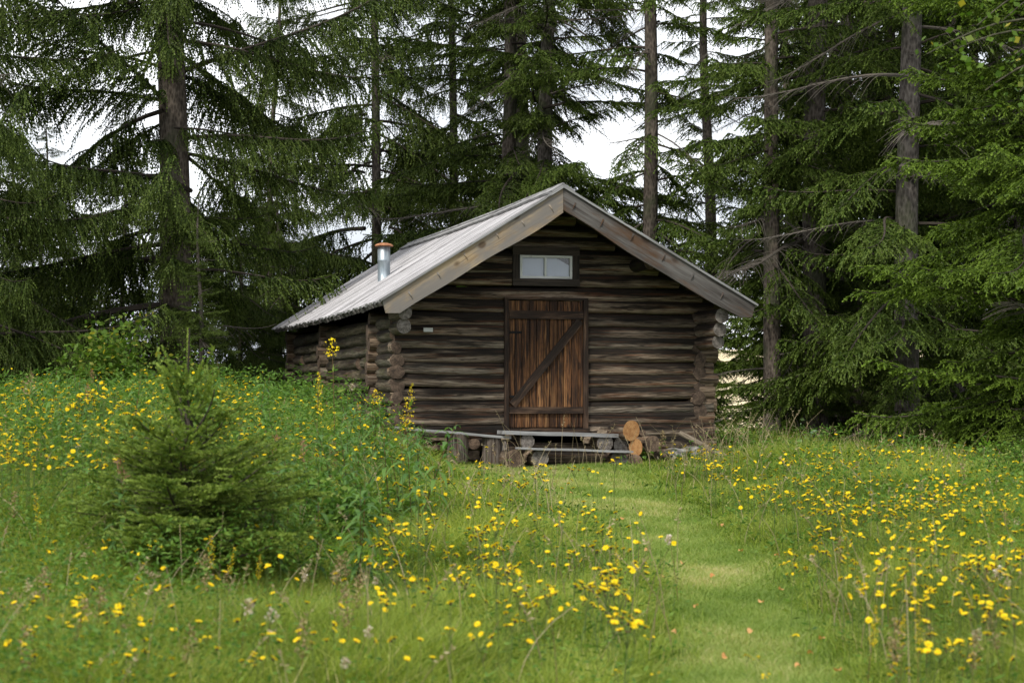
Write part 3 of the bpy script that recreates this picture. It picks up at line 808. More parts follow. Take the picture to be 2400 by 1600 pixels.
simple('brown_stone', lambda t: t.pbsdf(t.ramp(t.rng(t.noise(t.n('TexCoord').outputs['Object'], 9, 6), .3, .7), [(0, (.05, .035, .025)), (1, (.17, .125, .09))]), .95))
def rock(name, label, px, py, v, w, h, d, grp, seed):
    R = np.random.default_rng(seed); N, K = 14, 9; V = []
    ph = R.random((4, 3)) * 6; am = R.random(4) * .10 + .05
    for i in range(K + 1):
        th = PI * i / K
        for j in range(N):
            p = 2 * PI * j / N; n = np.array([math.sin(th) * math.cos(p), math.sin(th) * math.sin(p), math.cos(th)])
            r = 1 + sum(am[k] * math.sin(2.5 * n @ np.cos(ph[k]) * (k + 1) + ph[k, 0]) for k in range(4))
            q = np.sign(n) * np.abs(n) ** .62
            V.append(q * r * [w / 2, d / 2, h / 2])
    i = np.arange(K)[:, None]; j = np.arange(N)[None]
    F = np.stack([i * N + j, i * N + (j + 1) % N, (i + 1) * N + (j + 1) % N, (i + 1) * N + j], -1).reshape(-1, 4)
    u = fz(px, v); mb = MB(); mb.add(V, F, 0, None, False)
    o = mb.build(name, [M['brown_stone' if 'brown' in label or 'dark' in label else 'grey_stone']], None, wl_(u, v, zz_(py, u, v))); o.rotation_euler = (0, 0, HEAD + R.normal(0, .2))
    return tag(o, label, 'stone', grp)
g3 = 'foundation stones at the right corner of the cabin'
rock('stone', 'flat pale stone under the wall left of the leaning pole', 1588, 1062, -.25, .30, .13, .3, g3, 1)
rock('stone', 'large grey stone under the right corner of the cabin', 1636, 1060, -.12, .30, .16, .3, g3, 2)
rock('stone', 'low grey stone half hidden in flowers below the corner stone', 1630, 1092, -.5, .26, .14, .25, g3, 3)
rock('stone', 'dark stone between the firewood and the pale stone', 1555, 1066, -.1, .25, .14, .3, g3, 4)
rock('stone', 'brown stone under the wall right of the reddish stump', 1028, 1040, -.1, .45, .14, .3, 'foundation stones at the left of the cabin', 5)
rock('stone', 'small dark stone right of the cracked stump', 1108, 1068, -.35, .16, .12, .2, 'foundation stones at the left of the cabin', 6)

# ------------------------------------------------------------------ SPRUCES
def shoots(P0, D, L, G, seg, ln, nb, R, base=.0, tipw=1.0):
    """needle blades along many straight-ish shoots: P0, D (n,3), L, G (n,)"""
    n = len(P0); K = int(np.ceil(L.max() / seg))
    t = (np.arange(K)[None] + .5) * seg + np.zeros((n, 1))
    ok = t < L[:, None]
    tt = t / L[:, None]
    P = P0[:, None] + D[:, None] * t[..., None]; P[..., 2] -= G[:, None] * L[:, None] * tt ** 2
    T = D[:, None] + 0 * P; T[..., 2] -= 2 * G[:, None] * tt
    T = T / np.linalg.norm(T, axis=-1, keepdims=True)
    P, T, tt = P[ok], T[ok], tt[ok]; rn = np.repeat(R.random(n)[:, None], K, 1)[ok]
    m = len(P); V = np.empty((m, nb, 3, 3)); D3 = np.empty((m, nb, 3, 3))
    for b in range(nb):
        N = R.normal(size=(m, 3)); N -= (N * T).sum(1)[:, None] * T; N /= np.linalg.norm(N, axis=1)[:, None] + 1e-9
        l = ln * (.75 + .5 * R.random(m)) * (1 - .35 * tt)
        V[:, b, 0] = P - T * seg * .80; V[:, b, 1] = P + T * seg * .70
        V[:, b, 2] = P + (N * .85 + T * .75) * l[:, None]
        D3[:, b, :, 0] = (base + (tipw) * tt)[:, None]
        D3[:, b, :, 1] = 0
        D3[:, b, :, 2] = np.clip(rn + R.normal(0, .08, m), 0, 1)[:, None]
    return V.reshape(-1, 3), D3.reshape(-1, 3)

def branch_tpl(L, st, R):
    """a main limb in local frame: x outward, z up. Returns dict of needle verts/dat and wood tubes"""
    N = 14; s = np.linspace(0, 1, N)
    a0 = st['a0'] + R.normal(0, .10); sag = st['sag'] * (1 + R.normal(0, .2)); upt = st['up']
    wob = R.normal(0, .05)
    X = L * s; Z = L * (a0 * s - sag * s ** 2 + upt * s ** 4); Yw = L * wob * np.sin(s * 4 + R.random() * 6)
    P = np.stack([X, Yw, Z], -1)
    wood = [(P, np.linspace(.0085 * L + .006, .003, N), 5)]
    nV, nD = [], []
    f = lambda q: np.stack([np.interp(q, s, P[:, c]) for c in range(3)], -1)
    ns = max(4, int(L * (1 - st['bare']) / st['s2']))
    for side in (-1, 1):
        q = st['bare'] + (1 - st['bare']) * (np.arange(ns) + R.random(ns) * .8) / ns
        q = q[q < .985]
        base = f(q)
        for k in range(len(q)):
            if R.random() < st['gap']: continue
            ll = (st['l2'] * L * (1 - q[k]) ** .8 + .10) * (.6 + .6 * R.random()) * min(1, .45 + 1.6 * (q[k] - st['bare'] + .15))
            ll = max(.10, min(ll, st['l2max'])); an = side * (1.0 + R.normal(0, .18)) * (1 - .45 * q[k])
            sl = st['s2a'] + R.normal(0, .12)
            d = nrm([math.cos(an), math.sin(an), sl]); g = st['g2'] * (.6 + .8 * R.random())
            tn = np.linspace(0, 1, 5); C = base[k] + d * (ll * tn)[:, None]; C[:, 2] -= g * ll * tn ** 2
            if ll > .22: wood.append((C, np.linspace(.0035 + .002 * L / 3, .0015, 5), 3))
            nt = max(3, int(ll / st['s3']))
            tq = (np.arange(nt) + R.random(nt)) / nt
            tb = base[k] + d * (ll * tq)[:, None]; tb[:, 2] -= g * ll * tq ** 2
            ta = R.choice([-1, 1], nt) * (.9 + R.normal(0, .2, nt))
            dx = np.stack([d[0] * np.cos(ta) - d[1] * np.sin(ta), d[0] * np.sin(ta) + d[1] * np.cos(ta), np.full(nt, d[2] * .6 - st['h3']) + R.normal(0, .12, nt)], -1)
            dx /= np.linalg.norm(dx, axis=1)[:, None]
            l3 = st['l3'] * (.30 + 1.25 * R.random(nt) ** 1.4) * (1 - .35 * tq) * (.7 + .6 * R.random())
            V, D = shoots(tb, dx, l3, np.full(nt, st['g3']), st['seg'], st['ln'], st['nb'], R); nV.append(V); nD.append(D)
            V, D = shoots(base[k][None], d[None], np.array([ll]), np.array([g]), st['seg'], st['ln'], st['nb'] + 1, R, .3, .7); nV.append(V); nD.append(D)
    V, D = shoots(f(np.array([.8])), nrm(P[-1] - f(np.array([.8]))[0])[None], np.array([L * .2]), np.array([0.]), st['seg'], st['ln'], 3, R, .5, .5); nV.append(V); nD.append(D)
    return np.concatenate(nV), np.concatenate(nD), wood

def wood_arr(wood):
    mb = MB()
    for P, R_, sg in wood: tube(mb, P, R_, sg)
    V = np.concatenate(mb.V); F = np.concatenate([f for f, _, _ in mb.F]); return V, F
STY = {
 'weep': dict(a0=.05, sag=.42, up=.30, bare=.10, s2=.075, l2=.28, l2max=.95, s2a=-.15, g2=.70, s3=.042, h3=1.3, l3=.24, g3=.6, seg=.030, ln=.023, nb=3, gap=.22),
 'weep_bare': dict(a0=.08, sag=.55, up=.30, bare=.45, s2=.085, l2=.34, l2max=.8, s2a=-.15, g2=.70, s3=.042, h3=1.3, l3=.26, g3=.6, seg=.030, ln=.023, nb=3, gap=.15),
 'forest': dict(a0=.12, sag=.42, up=.22, bare=.14, s2=.080, l2=.32, l2max=.75, s2a=-.08, g2=.45, s3=.046, h3=.60, l3=.17, g3=.38, seg=.030, ln=.024, nb=3, gap=.15),
 'bright': dict(a0=.16, sag=.45, up=.26, bare=.06, s2=.085, l2=.36, l2max=.70, s2a=.0, g2=.30, s3=.045, h3=.40, l3=.14, g3=.25, seg=.028, ln=.024, nb=3, gap=.05),
 'young': dict(a0=.30, sag=.22, up=.10, bare=.06, s2=.050, l2=.48, l2max=.30, s2a=.12, g2=.05, s3=.040, h3=-.05, l3=.10, g3=.05, seg=.0070, ln=.0120, nb=3, gap=.0),
}
TPL = {}
def templates(style, lens, nvar, seed):
    R = np.random.default_rng(seed); out = []
    for L in lens:
        for _ in range(nvar):
            nV, nD, w = branch_tpl(L, STY[style], R); wV, wF = wood_arr(w); out.append((L, nV, nD, wV, wF))
    TPL[style] = out
templates('weep', (1.2, 2.4, 3.6, 4.8), 3, 1)
templates('forest', (.9, 1.7, 2.6, 3.4), 3, 2)
templates('weep_bare', (2.4, 3.6, 4.8), 2, 6)
templates('bright', (.8, 1.5, 2.3), 3, 3)

def spruce_mesh(style, H, r0, Lf, z0, whorl, per, seed, mat, dead=0.0, keep=None, bark='spruce_bark', deadz=0, topz=99):
    """returns (trunk mesh, crown mesh); Lf(z): limb length at height z"""
    R = np.random.default_rng(seed)
    tb = MB()
    zs = np.concatenate([[-.4, 0, .15, .5], np.arange(1, H, .6), [H]])
    rr = r0 * np.where(zs < .5, 1.35 - .7 * np.clip(zs, 0, .5), 1.0) * (1 - np.clip(zs, 0, H) / H) ** .75 + .012
    cx = .05 * np.sin(zs * .5 + R.random() * 6) * (zs / 4); cy = .04 * np.sin(zs * .43 + R.random() * 6) * (zs / 4)
    tube(tb, np.stack([cx, cy, zs], -1), rr, 14)
    tm = tb.mesh('trunk', [M[bark]])
    cb = MB(); z = z0; T = TPL[style]; ang0 = R.random() * 6
    Ls = sorted({t[0] for t in T})
    while z < min(H - .3, topz):
        for k in range(per):
            a = ang0 + 2 * PI * k / per + R.normal(0, .35); zz = min(H - .15, max(z0, z + R.normal(0, .20)))
            L = max(.3, Lf(zz, a) * (1 + R.normal(0, .28)))
            if keep and keep(zz, a, R):
                if R.random() < .45: continue
                L = .35 + .45 * R.random()
            Tq = TPL['weep_bare'] if style == 'weep' and L > 2.2 and R.random() < .16 else T
            Ln = min({q[0] for q in Tq}, key=lambda q: abs(q - L)); c = [t for t in Tq if t[0] == Ln]; t = c[R.integers(len(c))]
            s = L / Ln; s = min(max(s, .45), 1.35)
            tilt = (R.normal(0, .17) + (.25 * max(0, (zz / H - .5))))
            sx, cxx = math.sin(a), math.cos(a); ct, stt = math.cos(tilt), math.sin(tilt); fl = R.choice([-1, 1])
            A = np.array([[ct * cxx, ct * sx, stt], [-sx * fl, cxx * fl, 0], [-stt * cxx, -stt * sx, ct]]) * s
            o = np.array([np.interp(zz, zs, cx), np.interp(zz, zs, cy), zz])
            _, nV, nD, wV, wF = t
            wd = np.zeros((len(wV), 3)); isdead = R.random() < dead * (1 if zz < deadz or deadz == 0 else .3)
            wd[:, 2] = 1.0 if isdead else R.random() * .75
            cb.add(wV @ A + o, wF, 1, wd)
            if not isdead:
                d = nD.copy(); d[:, 2] = np.clip(d[:, 2] * .75 + R.random() * .22, 0, .92)
                cb.add(nV @ A + o, np.arange(len(nV)).reshape(-1, 3), 0, d)
        ang0 += 1.1 + R.random(); z += whorl * (.7 + .6 * R.random())
    return tm, cb.mesh('crown', [mat, M['twig_bark']])

def plant_tree(name, meshes, label, px, Y, rz=0.0, sc=1.0, group='spruces around the cabin', tr=1.0, x=None):
    X = PX(px, Y) if x is None else x
    o = empty(name, (X, Y, float(gz(X, Y)) - .05), rz); o.scale = (sc * tr, sc * tr, sc)
    tag(o, label, 'spruce tree', group)
    for nm, me in zip(('trunk', 'crown'), meshes):
        c = bpy.data.objects.new(nm, me); scene.collection.objects.link(c); c.parent = o
    return o

def side_cut(z, a, full, lim, zt):
    """limbs pointing at the cabin (a around -35 degrees) stay short below height zt"""
    d = abs((a + .6 + PI) % (2 * PI) - PI)
    return min(full, lim) if (z < zt and d < 1.35) else full
def facing(rz, za, zb, half=.75):
    """leave out most limbs on one side between two heights, where the trunk stands bare"""
    c = -PI / 2 - rz
    return lambda z, a, R: za < z < zb and abs((a - c + PI) % (2 * PI) - PI) < half and R.random() < .9
low = lambda z, L, z1, L1: min(L, L1) if z < z1 else L
weepA = spruce_mesh('weep', 19, .27, lambda z, a: side_cut(z, a, 4.9 * (1 - z / 19) ** .8, 1.7 + .22 * z, 5.5), .9, .52, 4, 11, M['needle_dark'], dead=.06, keep=facing(0.0, 5.1, 6.6, .45), bark='pale_bark')
weepB = spruce_mesh('weep', 15, .11, lambda z, a: 3.5 * (1 - z / 15) ** .8, .7, .52, 4, 12, M['needle_dark'], dead=.06)
forA = spruce_mesh('forest', 19, .175, lambda z, a: low(z, 3.0 * (1 - z / 24), 2.6, 2.2), .6, .42, 4, 21, M['needle_mid'], dead=.22, keep=facing(5.2, 4.9, 6.9, .55), bark='grey_bark')
forB = spruce_mesh('forest', 19, .19, lambda z, a: low(z, 2.6 * (1 - z / 26), 2.8, 1.35), .9, .44, 4, 22, M['needle_mid'], dead=.3, keep=facing(.9, 5.0, 9))
forC = spruce_mesh('forest', 18, .165, lambda z, a: 2.8 * (1 - z / 22), .5, .42, 4, 23, M['needle_dark'], dead=.14)
thin = spruce_mesh('forest', 19, .145, lambda z, a: low(z, 2.1 * (1 - z / 28), 3.2, 1.1), 1.3, .5, 3, 24, M['needle_mid'], dead=.2, bark='pale_bark')
half = spruce_mesh('bright', 13, .16, lambda z, a: 2.4 * (1 - z / 13.5), .4, .42, 5, 33, M['needle_dark'], dead=.1)
brite = spruce_mesh('bright', 13, .16, lambda z, a: 2.7 * (1 - z / 14), .4, .30, 5, 31, M['needle_light'], dead=.03)

T_ = plant_tree
T_('spruce', weepA, 'biggest spruce at left with thick bare trunk and long drooping limbs', 408, 31, 0.0, 1.0)
T_('spruce', weepB, 'drooping spruce whose trunk stands just outside the left edge', -150, 29, 2.0)
T_('spruce', weepB, 'dense dark spruce behind the left edge of the biggest left spruce', 40, 38, 4.0, .42)
T_('spruce', weepB, 'dark spruce hanging over the rear left end of the cabin roof', 640, 39, 1.0, .72)
T_('spruce', weepB, 'drooping spruce behind the stove pipe between left spruce and ridge', 880, 40, -1.0, 1.05)
T_('spruce', weepB, 'dark spruce left of the twin trunks behind the roof', 1060, 43, 5.0, 1.1)
T_('spruce', forC, 'left one of the twin trunks rising behind the roof ridge', 1187, 37, 0.2, 1.0)
T_('spruce', forB, 'right one of the twin trunks rising behind the roof ridge', 1215, 39.5, 2.2, .95)
T_('spruce', forA, 'straight spruce trunk just right of the twin trunks behind the ridge', 1284, 36, 3.9, .95)
T_('spruce', thin, 'slender pale trunk standing alone right of the roof ridge', 1520, 34.5, 1.4, 1.0)
T_('spruce', thin, 'slender brown trunk first to the right of the roof eave', 1810, 31, 4.1, .95)
T_('spruce', thin, 'thin distant trunk between two thicker ones right of the cabin', 1873, 40, 5.6, .8)
T_('spruce', forB, 'thick dark trunk in the middle of the right hand stand', 1912, 32, 0.9, 1.08)
T_('spruce', forA, 'spruce trunk behind the bright boughs between two thick right trunks', 1990, 36, 2.9, .95)
T_('spruce', forC, 'darker slim spruce left of the thick grey right trunk', 2046, 39, 1.9, .92)
T_('spruce', forA, 'thick grey trunk with many branch stubs at right', 2128, 28.5, 5.2, 1.05)
T_('spruce', forC, 'dark spruce right of the thick grey trunk', 2235, 34, 0.5, 1.0)
T_('spruce', forC, 'dark spruce at the back of the right edge', 2340, 36, 3.3, 1.0)
T_('spruce', forB, 'dark spruce in the right edge behind the light green boughs', 2400, 31, 4.4, 1.0)
T_('spruce', brite, 'light green spruce reaching in from the right edge', 2480, 22.5, 0.0, .9)
T_('spruce', forC, 'far spruce filling the gap behind the thick right trunks', 2090, 46, 2.0, 1.0)
T_('spruce', forC, 'far dark spruce behind the right edge of the stand', 2290, 44, 1.0, 1.0)
T_('spruce', weepB, 'low bushy dark spruce at the left edge under the long limbs', 100, 33, 0.3, .36, 'small spruces beyond the stand', 1.3)
T_('spruce', weepB, 'low dark spruce just left of the biggest trunk', 290, 35, 1.9, .40, 'small spruces beyond the stand', 1.25)
T_('spruce', weepB, 'low dark spruce between the biggest trunk and the cabin', 560, 36, 3.9, .38, 'small spruces beyond the stand', 1.25)
T_('spruce', brite, 'young green spruce wrapped round the foot of the slender brown trunk', 1805, 34, 5.0, .38, 'small spruces beyond the stand', 1.1)
T_('spruce', forC, 'low spruce between the thick dark trunk and the thick grey trunk', 2010, 32, 5.0, .26, 'small spruces beyond the stand', 1.6)
T_('spruce', thin, 'slim dark trunk in the back between the brown and the thick dark trunk', 1845, 43, 2.2, 1.0)
T_('spruce', thin, 'slim trunk in the back just right of the thick dark trunk', 1955, 42, 3.4, 1.0)
T_('spruce', thin, 'slim trunk in the back left of the thick grey trunk', 2085, 37, 0.4, 1.0)
T_('spruce', thin, 'slim trunk in the back right of the thick grey trunk', 2190, 38, 5.0, 1.05)
T_('spruce', forB, 'spruce filling the sky between the slender pale trunk and the brown one', 1660, 44, 2.8, .85)
# small distant tops and low growth
T_('spruce', brite, 'small pointed far spruce top in the sky gap at left', 172, 62, 1.0, .60, 'small spruces beyond the stand')
T_('spruce', brite, 'small rounded far spruce beside the pointed top at left', 120, 66, 2.0, .55, 'small spruces beyond the stand')
T_('spruce', brite, 'small far spruce in the sky gap right of the roof', 1652, 60, 3.0, .50, 'small spruces beyond the stand')
T_('spruce', weepB, 'low dark spruce behind the rear left corner of the cabin', 655, 38, 3.0, .40, 'small spruces beyond the stand', 1.3)
T_('spruce', half, 'half grown spruce standing in front of the biggest left trunk', 470, 27.5, 2.3, .25, 'small spruces beyond the stand', 1.1)

# ---- young spruce in the foreground
templates('young', (.22, .42, .62), 3, 5)
def young_spruce(px, Y, H, label):
    X = PX(px, Y); R = np.random.default_rng(13)
    o = empty('young_spruce', (X, Y, float(gz(X, Y)) - .02)); tag(o, label, 'spruce tree', 'small spruces near the camera')
    mb = MB(); zs = np.linspace(0, H, 12); tube(mb, np.stack([.01 * np.sin(zs * 5), 0 * zs, zs], -1), .019 * (1 - zs / H) + .0045, 8)
    mb.build('trunk', [M['twig_bark']], o)
    cb = MB(); z = .12; T = TPL['young']; a0 = 0; nw = 0
    zl = [.08, .15, .22, .30, .38, .46, .55, .64, .74, .92]
    for z in zl:
        for k in range(6 if z < .8 else 4):
            a = a0 + 2 * PI * k / (6 if z < .8 else 4) + R.normal(0, .2)
            L = .74 * (1 - (z / 1.22) ** 1.7) * (1 + R.normal(0, .12))
            tilt = .10 + .95 * (z / H) ** 1.5 + R.normal(0, .07)
            if z > .85: L = .30; tilt = 1.05
            Ln = min((.22, .42, .62), key=lambda q: abs(q - L)); c = [t for t in T if t[0] == Ln]; t = c[R.integers(len(c))]
            s = L / Ln; ct, st_ = math.cos(tilt), math.sin(tilt); sx, cx = math.sin(a), math.cos(a)
            A = np.array([[ct * cx, ct * sx, st_], [-sx, cx, 0], [-st_ * cx, -st_ * sx, ct]]) * s
            _, nV, nD, wV, wF = t; zz = z + R.normal(0, .02); oo = np.array([0, 0, zz])
            wd = np.zeros((len(wV), 3)); wd[:, 2] = .8; cb.add(wV @ A + oo, wF, 1, wd)
            cb.add(nV @ A + oo, np.arange(len(nV)).reshape(-1, 3), 0, nD)
        a0 += 1.3
    V, D = shoots(np.array([[0, 0, .15]]), np.array([[0, 0, 1.]]), np.array([H - .15]), np.array([0.]), .005, .014, 3, R, .2, .8)
    cb.add(V, np.arange(len(V)).reshape(-1, 3), 0, D)
    cb.build('crown', [M['needle_young'], M['twig_bark']], o)
young_spruce(440, 11.0, 1.52, 'young spruce standing in the tall weeds in the left foreground')

# ------------------------------------------------------------------ broadleaf: bushes, aspen, birch
def leaf_cloud(P, size, R, wl=.6, updir=.3, spread=1.0):
    """flat leaf quads (diamond) at points P"""
    n = len(P); d = R.normal(size=(n, 3)); d[:, 2] = d[:, 2] * .5 - updir; d /= np.linalg.norm(d, axis=1)[:, None]
    b = np.cross(d, R.normal(size=(n, 3))); b /= np.linalg.norm(b, axis=1)[:, None]
    l = (size * (.6 + .8 * R.random(n)))[:, None]
    V = np.stack([P, P + d * l * .5 + b * l * wl * .5, P + d * l, P + d * l * .5 - b * l * wl * .5], 1)
    D = np.zeros((n, 4, 3)); D[..., 2] = R.random(n)[:, None]; D[:, 2, 0] = 1
    return V.reshape(-1, 3), np.arange(4 * n).reshape(-1, 4), D.reshape(-1, 3)
def bush(name, label, cat, px, Y, H, W, n, size, mat, seed, group, bark='twig_bark', x=None, limbs=14, z=None):
    R = np.random.default_rng(seed); X = PX(px, Y) if x is None else x
    o = empty(name, (X, Y, (float(gz(X, Y)) if z is None else z) - .03)); tag(o, label, cat, group)
    tb = MB(); pts = []
    for k in range(limbs):
        a = R.random() * 6.28; r = W * .5 * (.3 + .7 * R.random()); h = H * (.45 + .55 * R.random())
        t = np.linspace(0, 1, 8); P = np.stack([math.cos(a) * r * t ** 1.4, math.sin(a) * r * t ** 1.4, h * t], -1) + np.cumsum(R.normal(0, .012 * H, (8, 3)), 0) * t[:, None]
        tube(tb, P, .012 * H / 2 * (1 - t) + .003, 5)
        for _ in range(5):
            q = .35 + .65 * R.random(); b = np.array([np.interp(q, t, P[:, c]) for c in range(3)]); pts.append((b, .10 * H + .12 * W * R.random()))
    cb = MB(); tot = sum(r for _, r in pts)
    for c, r in pts:
        m = int(n * r / tot); d = R.normal(size=(m, 3)) * r * .55; V, F, D = leaf_cloud(c + d, size, R); cb.add(V, F, 0, D)
    tb.build('stem', [M[bark]], o); cb.build('foliage', [mat], o); return o
bush('birch', 'pale green birch behind the sky gap at the far left', 'birch tree', 30, 48, 6.4, 3.4, 16000, .10, M['birch'], 1, None)
bush('birch', 'pale leafy birch low behind the biggest left spruce', 'birch tree', 175, 45, 4.2, 3.6, 12000, .09, M['birch'], 2, None)
bush('rowan', 'leafy rowan bush in the shade under the biggest left spruce', 'bush', 250, 26, 1.5, 1.6, 2600, .08, M['birch'], 3, None)
bush('rowan', 'green rowan saplings beneath the drooping left boughs', 'bush', 380, 25.5, .95, 1.4, 1500, .06, M['birch'], 4, None)
bush('aspen_sapling', 'small blue green aspen sapling in the grass right of the cabin', 'sapling', 1893, 23.0, .62, .30, 120, .055, M['aspen'], 5, None, limbs=4)
bush('rowan', 'small light green rowan sapling at the right edge of the meadow', 'sapling', 2340, 21.0, .55, .45, 260, .05, M['fern'], 6, None, limbs=5)
bush('shrub', 'low fine leaved green shrub at the right edge', 'bush', 2390, 16.0, .62, .95, 6000, .028, M['herb'], 7, None, limbs=20)
bush('shrub', 'dark leafy shrub below the young spruce at left', 'bush', 790, 13.0, .62, .75, 2200, .05, M['herb'], 8, None, limbs=14)
# birch boughs close at the top right
R = np.random.default_rng(9); Yb = 12.5
ob = empty('birch', (PX(2620, Yb), Yb, float(gz(PX(2620, Yb), Yb)))); tag(ob, 'near birch whose leafy bough hangs in at the top right corner', 'birch tree')
tb = MB(); t = np.linspace(0, 1, 10); tube(tb, np.stack([.1 * np.sin(t * 3), 0 * t, 6.0 * t], -1), .09 * (1 - t) + .015, 10); 
cb = MB()
for (px, py, dy) in ((2290, 60, 0), (2380, 25, .3), (2360, 140, -.2), (2250, 105, .2), (2400, 210, .1), (2335, 195, .3), (2440, 120, 0), (2180, 120, .1), (2330, -60, .2), (2210, -40, 0), (2450, 260, 0), (2560, 60, 0), (2600, -150, .3), (2700, 0, .5)):
    e = np.array([PX(px, Yb) - ob.location.x, dy, (940 - py) / FPX * Yb + CAMZ - ob.location.z]); s0 = np.array([0, 0, max(2.0, e[2] - .2 + R.random() * .5)])
    q = np.linspace(0, 1, 9); P = s0 + (e - s0) * q[:, None]; P[:, 2] += .18 * np.sin(q * PI)
    tube(tb, P, .012 * (1 - q) + .0025, 4)
    m = 26; qq = .45 + .6 * R.random(m); c = s0 + (e - s0) * qq[:, None] + R.normal(0, .075, (m, 3)); V, F, D = leaf_cloud(c, .050, R, .8, .5); cb.add(V, F, 0, D)
tb.build('trunk', [M['pale_bark']], ob); cb.build('crown', [M['birch']], ob)

# ------------------------------------------------------------------ GRASS AND HERBS (masses nobody could count)
def in_cabin(x, y, m=.05):
    dx, dy = x - CB[0], y - CB[1]; u = dx * cr_ + dy * sr_; v = -dx * sr_ + dy * cr_
    return (u > UL - .05 - m) & (u < UR + .1 + m) & (v > -.05 - m) & (v < WB + .2)
def at_step(x, y):
    dx, dy = x - CB[0], y - CB[1]; u = dx * cr_ + dy * sr_; v = -dx * sr_ + dy * cr_
    return (u > -.75) & (u < .95) & (v > -1.12) & (v < 0)
def blades(x, y, h, w, bend, R, rnd, adir=None):
    n = len(x); z = gz(x, y)
    a = R.random(n) * 2 * PI if adir is None else adir; b = np.stack([np.cos(a), np.sin(a)], -1) * (bend * h)[:, None]
    s = np.stack([-np.sin(a + R.normal(0, .8, n)), np.cos(a + R.normal(0, .8, n))], -1) * (w / 2)[:, None]
    P = np.stack([x, y, z - .01], -1); V = np.empty((n, 5, 3))
    def at(t): 
        q = P.copy(); q[:, :2] += b * t ** 2; q[:, 2] += h * (t - .35 * np.minimum(bend, 1.2) * t ** 2.2); return q
    p0, p1, p2 = at(0), at(.5), at(1.0)
    V[:, 0] = p0; V[:, 1] = p0; V[:, 0, :2] -= s; V[:, 1, :2] += s
    V[:, 2] = p1; V[:, 3] = p1; V[:, 2, :2] -= s * .8; V[:, 3, :2] += s * .8; V[:, 4] = p2
    D = np.zeros((n, 5, 3)); D[:, 2:4, 0] = .5; D[:, 4, 0] = 1; D[..., 2] = rnd[:, None]
    i = np.arange(n)[:, None] * 5
    return V.reshape(-1, 3), (i + [0, 1, 3, 2]), (i + [2, 3, 4]), D.reshape(-1, 3)
def scatter(n, y0, y1, R, spread=1.25):
    """points spread evenly over the wedge of ground that the place's viewers look across"""
    y = np.sqrt(R.random(n) * (y1 ** 2 - y0 ** 2) + y0 ** 2); x = (R.random(n) * 2 - 1) * (.267 * y * spread + .3); return x, y
def clump(x, y, sc=1.0):
    return .5 + .25 * (np.sin(x * 2.7 * sc + 1.3 * np.sin(y * 1.9 * sc)) + np.sin(y * 3.1 * sc + 1.7 * np.sin(x * 2.3 * sc + 2)))
R = np.random.default_rng(77)
g_m = MB(); l_m = MB()
def add_blades(mb, x, y, h, w, bend, R, rnd, adir=None):
    V, F1, F2, D = blades(x, y, h, w, bend, R, rnd, adir); nb0 = mb.n
    mb.add(V, F1, 0, D); mb.F.append((F2.astype(np.int32) + nb0, 0, False))
for (y0, y1, nt, per, wd) in ((5.0, 11, 7400, 34, .0048), (11, 16, 7600, 28, .0060), (16, 22, 8800, 24, .0080), (22, 32, 8800, 18, .012)):
    tx, ty = scatter(nt, y0, y1, R); th = R.gamma(4, .25, nt); tc = R.random(nt); tn = (per * (.5 + R.random(nt))).astype(int)
    ti = np.repeat(np.arange(nt), tn); n = len(ti); off = R.normal(0, .042, (n, 2)) * (1 + .5 * th[ti])[:, None]
    x, y = tx[ti] + off[:, 0], ty[ti] + off[:, 1]; pm = path_mask(x, y)
    k = (R.random(n) > pm * .97) & ~in_cabin(x, y) & ~at_step(x, y)
    x, y, pm, ti, off = x[k], y[k], pm[k], ti[k], off[k]; c = clump(x, y)
    tall = .11 + .13 * c + .14 * S((-x - .8) / 2) * (1 - S((y - 22) / 4)) + .10 * S((x - 2.2) / 1.5)
    tall = tall + .20 * S((clump(x * .8 + 1, y * .8, .62) - .55) / .25) * S((np.abs(x - 1.1) - .8) / .6) + .16 * S((x - 1.9) / .5) * (y < 13)
    tall = tall * (1 - S(pm / .55)) + .065 * S(pm / .55) * np.interp(y, [8, 12, 24], [.85, 1.0, .8]) * (.55 + .45 * th[ti])
    h = tall * (.5 + .7 * R.random(len(x)))
    rnd = np.clip(-.08 + .35 * clump(x + 5, y, .6) + .72 * tc[ti] ** 1.2 + R.normal(0, .12, len(x)), 0, 1)
    rnd = np.where(R.random(len(x)) < .035, 1.0, np.minimum(rnd, .93))
    add_blades(g_m, x, y, h, np.full(len(x), wd) * (.6 + .7 * R.random(len(x))), .3 + .95 * R.random(len(x)), R, rnd, np.arctan2(off[:, 1], off[:, 0]) + R.normal(0, .7, len(x)))
for (y0, y1, n, wd) in ((5.0, 16, 190000, .0042), (16, 30, 140000, .008)):     # thin fill between the tussocks
    x, y = scatter(n, y0, y1, R); pm = path_mask(x, y); k = (R.random(n) > pm) & ~in_cabin(x, y) & ~at_step(x, y); x, y = x[k], y[k]
    add_blades(g_m, x, y, .05 + .10 * R.random(len(x)), np.full(len(x), wd), .3 + R.random(len(x)), R, np.clip(.25 + .5 * clump(x, y, 1.3) + R.normal(0, .2, len(x)), 0, .93))
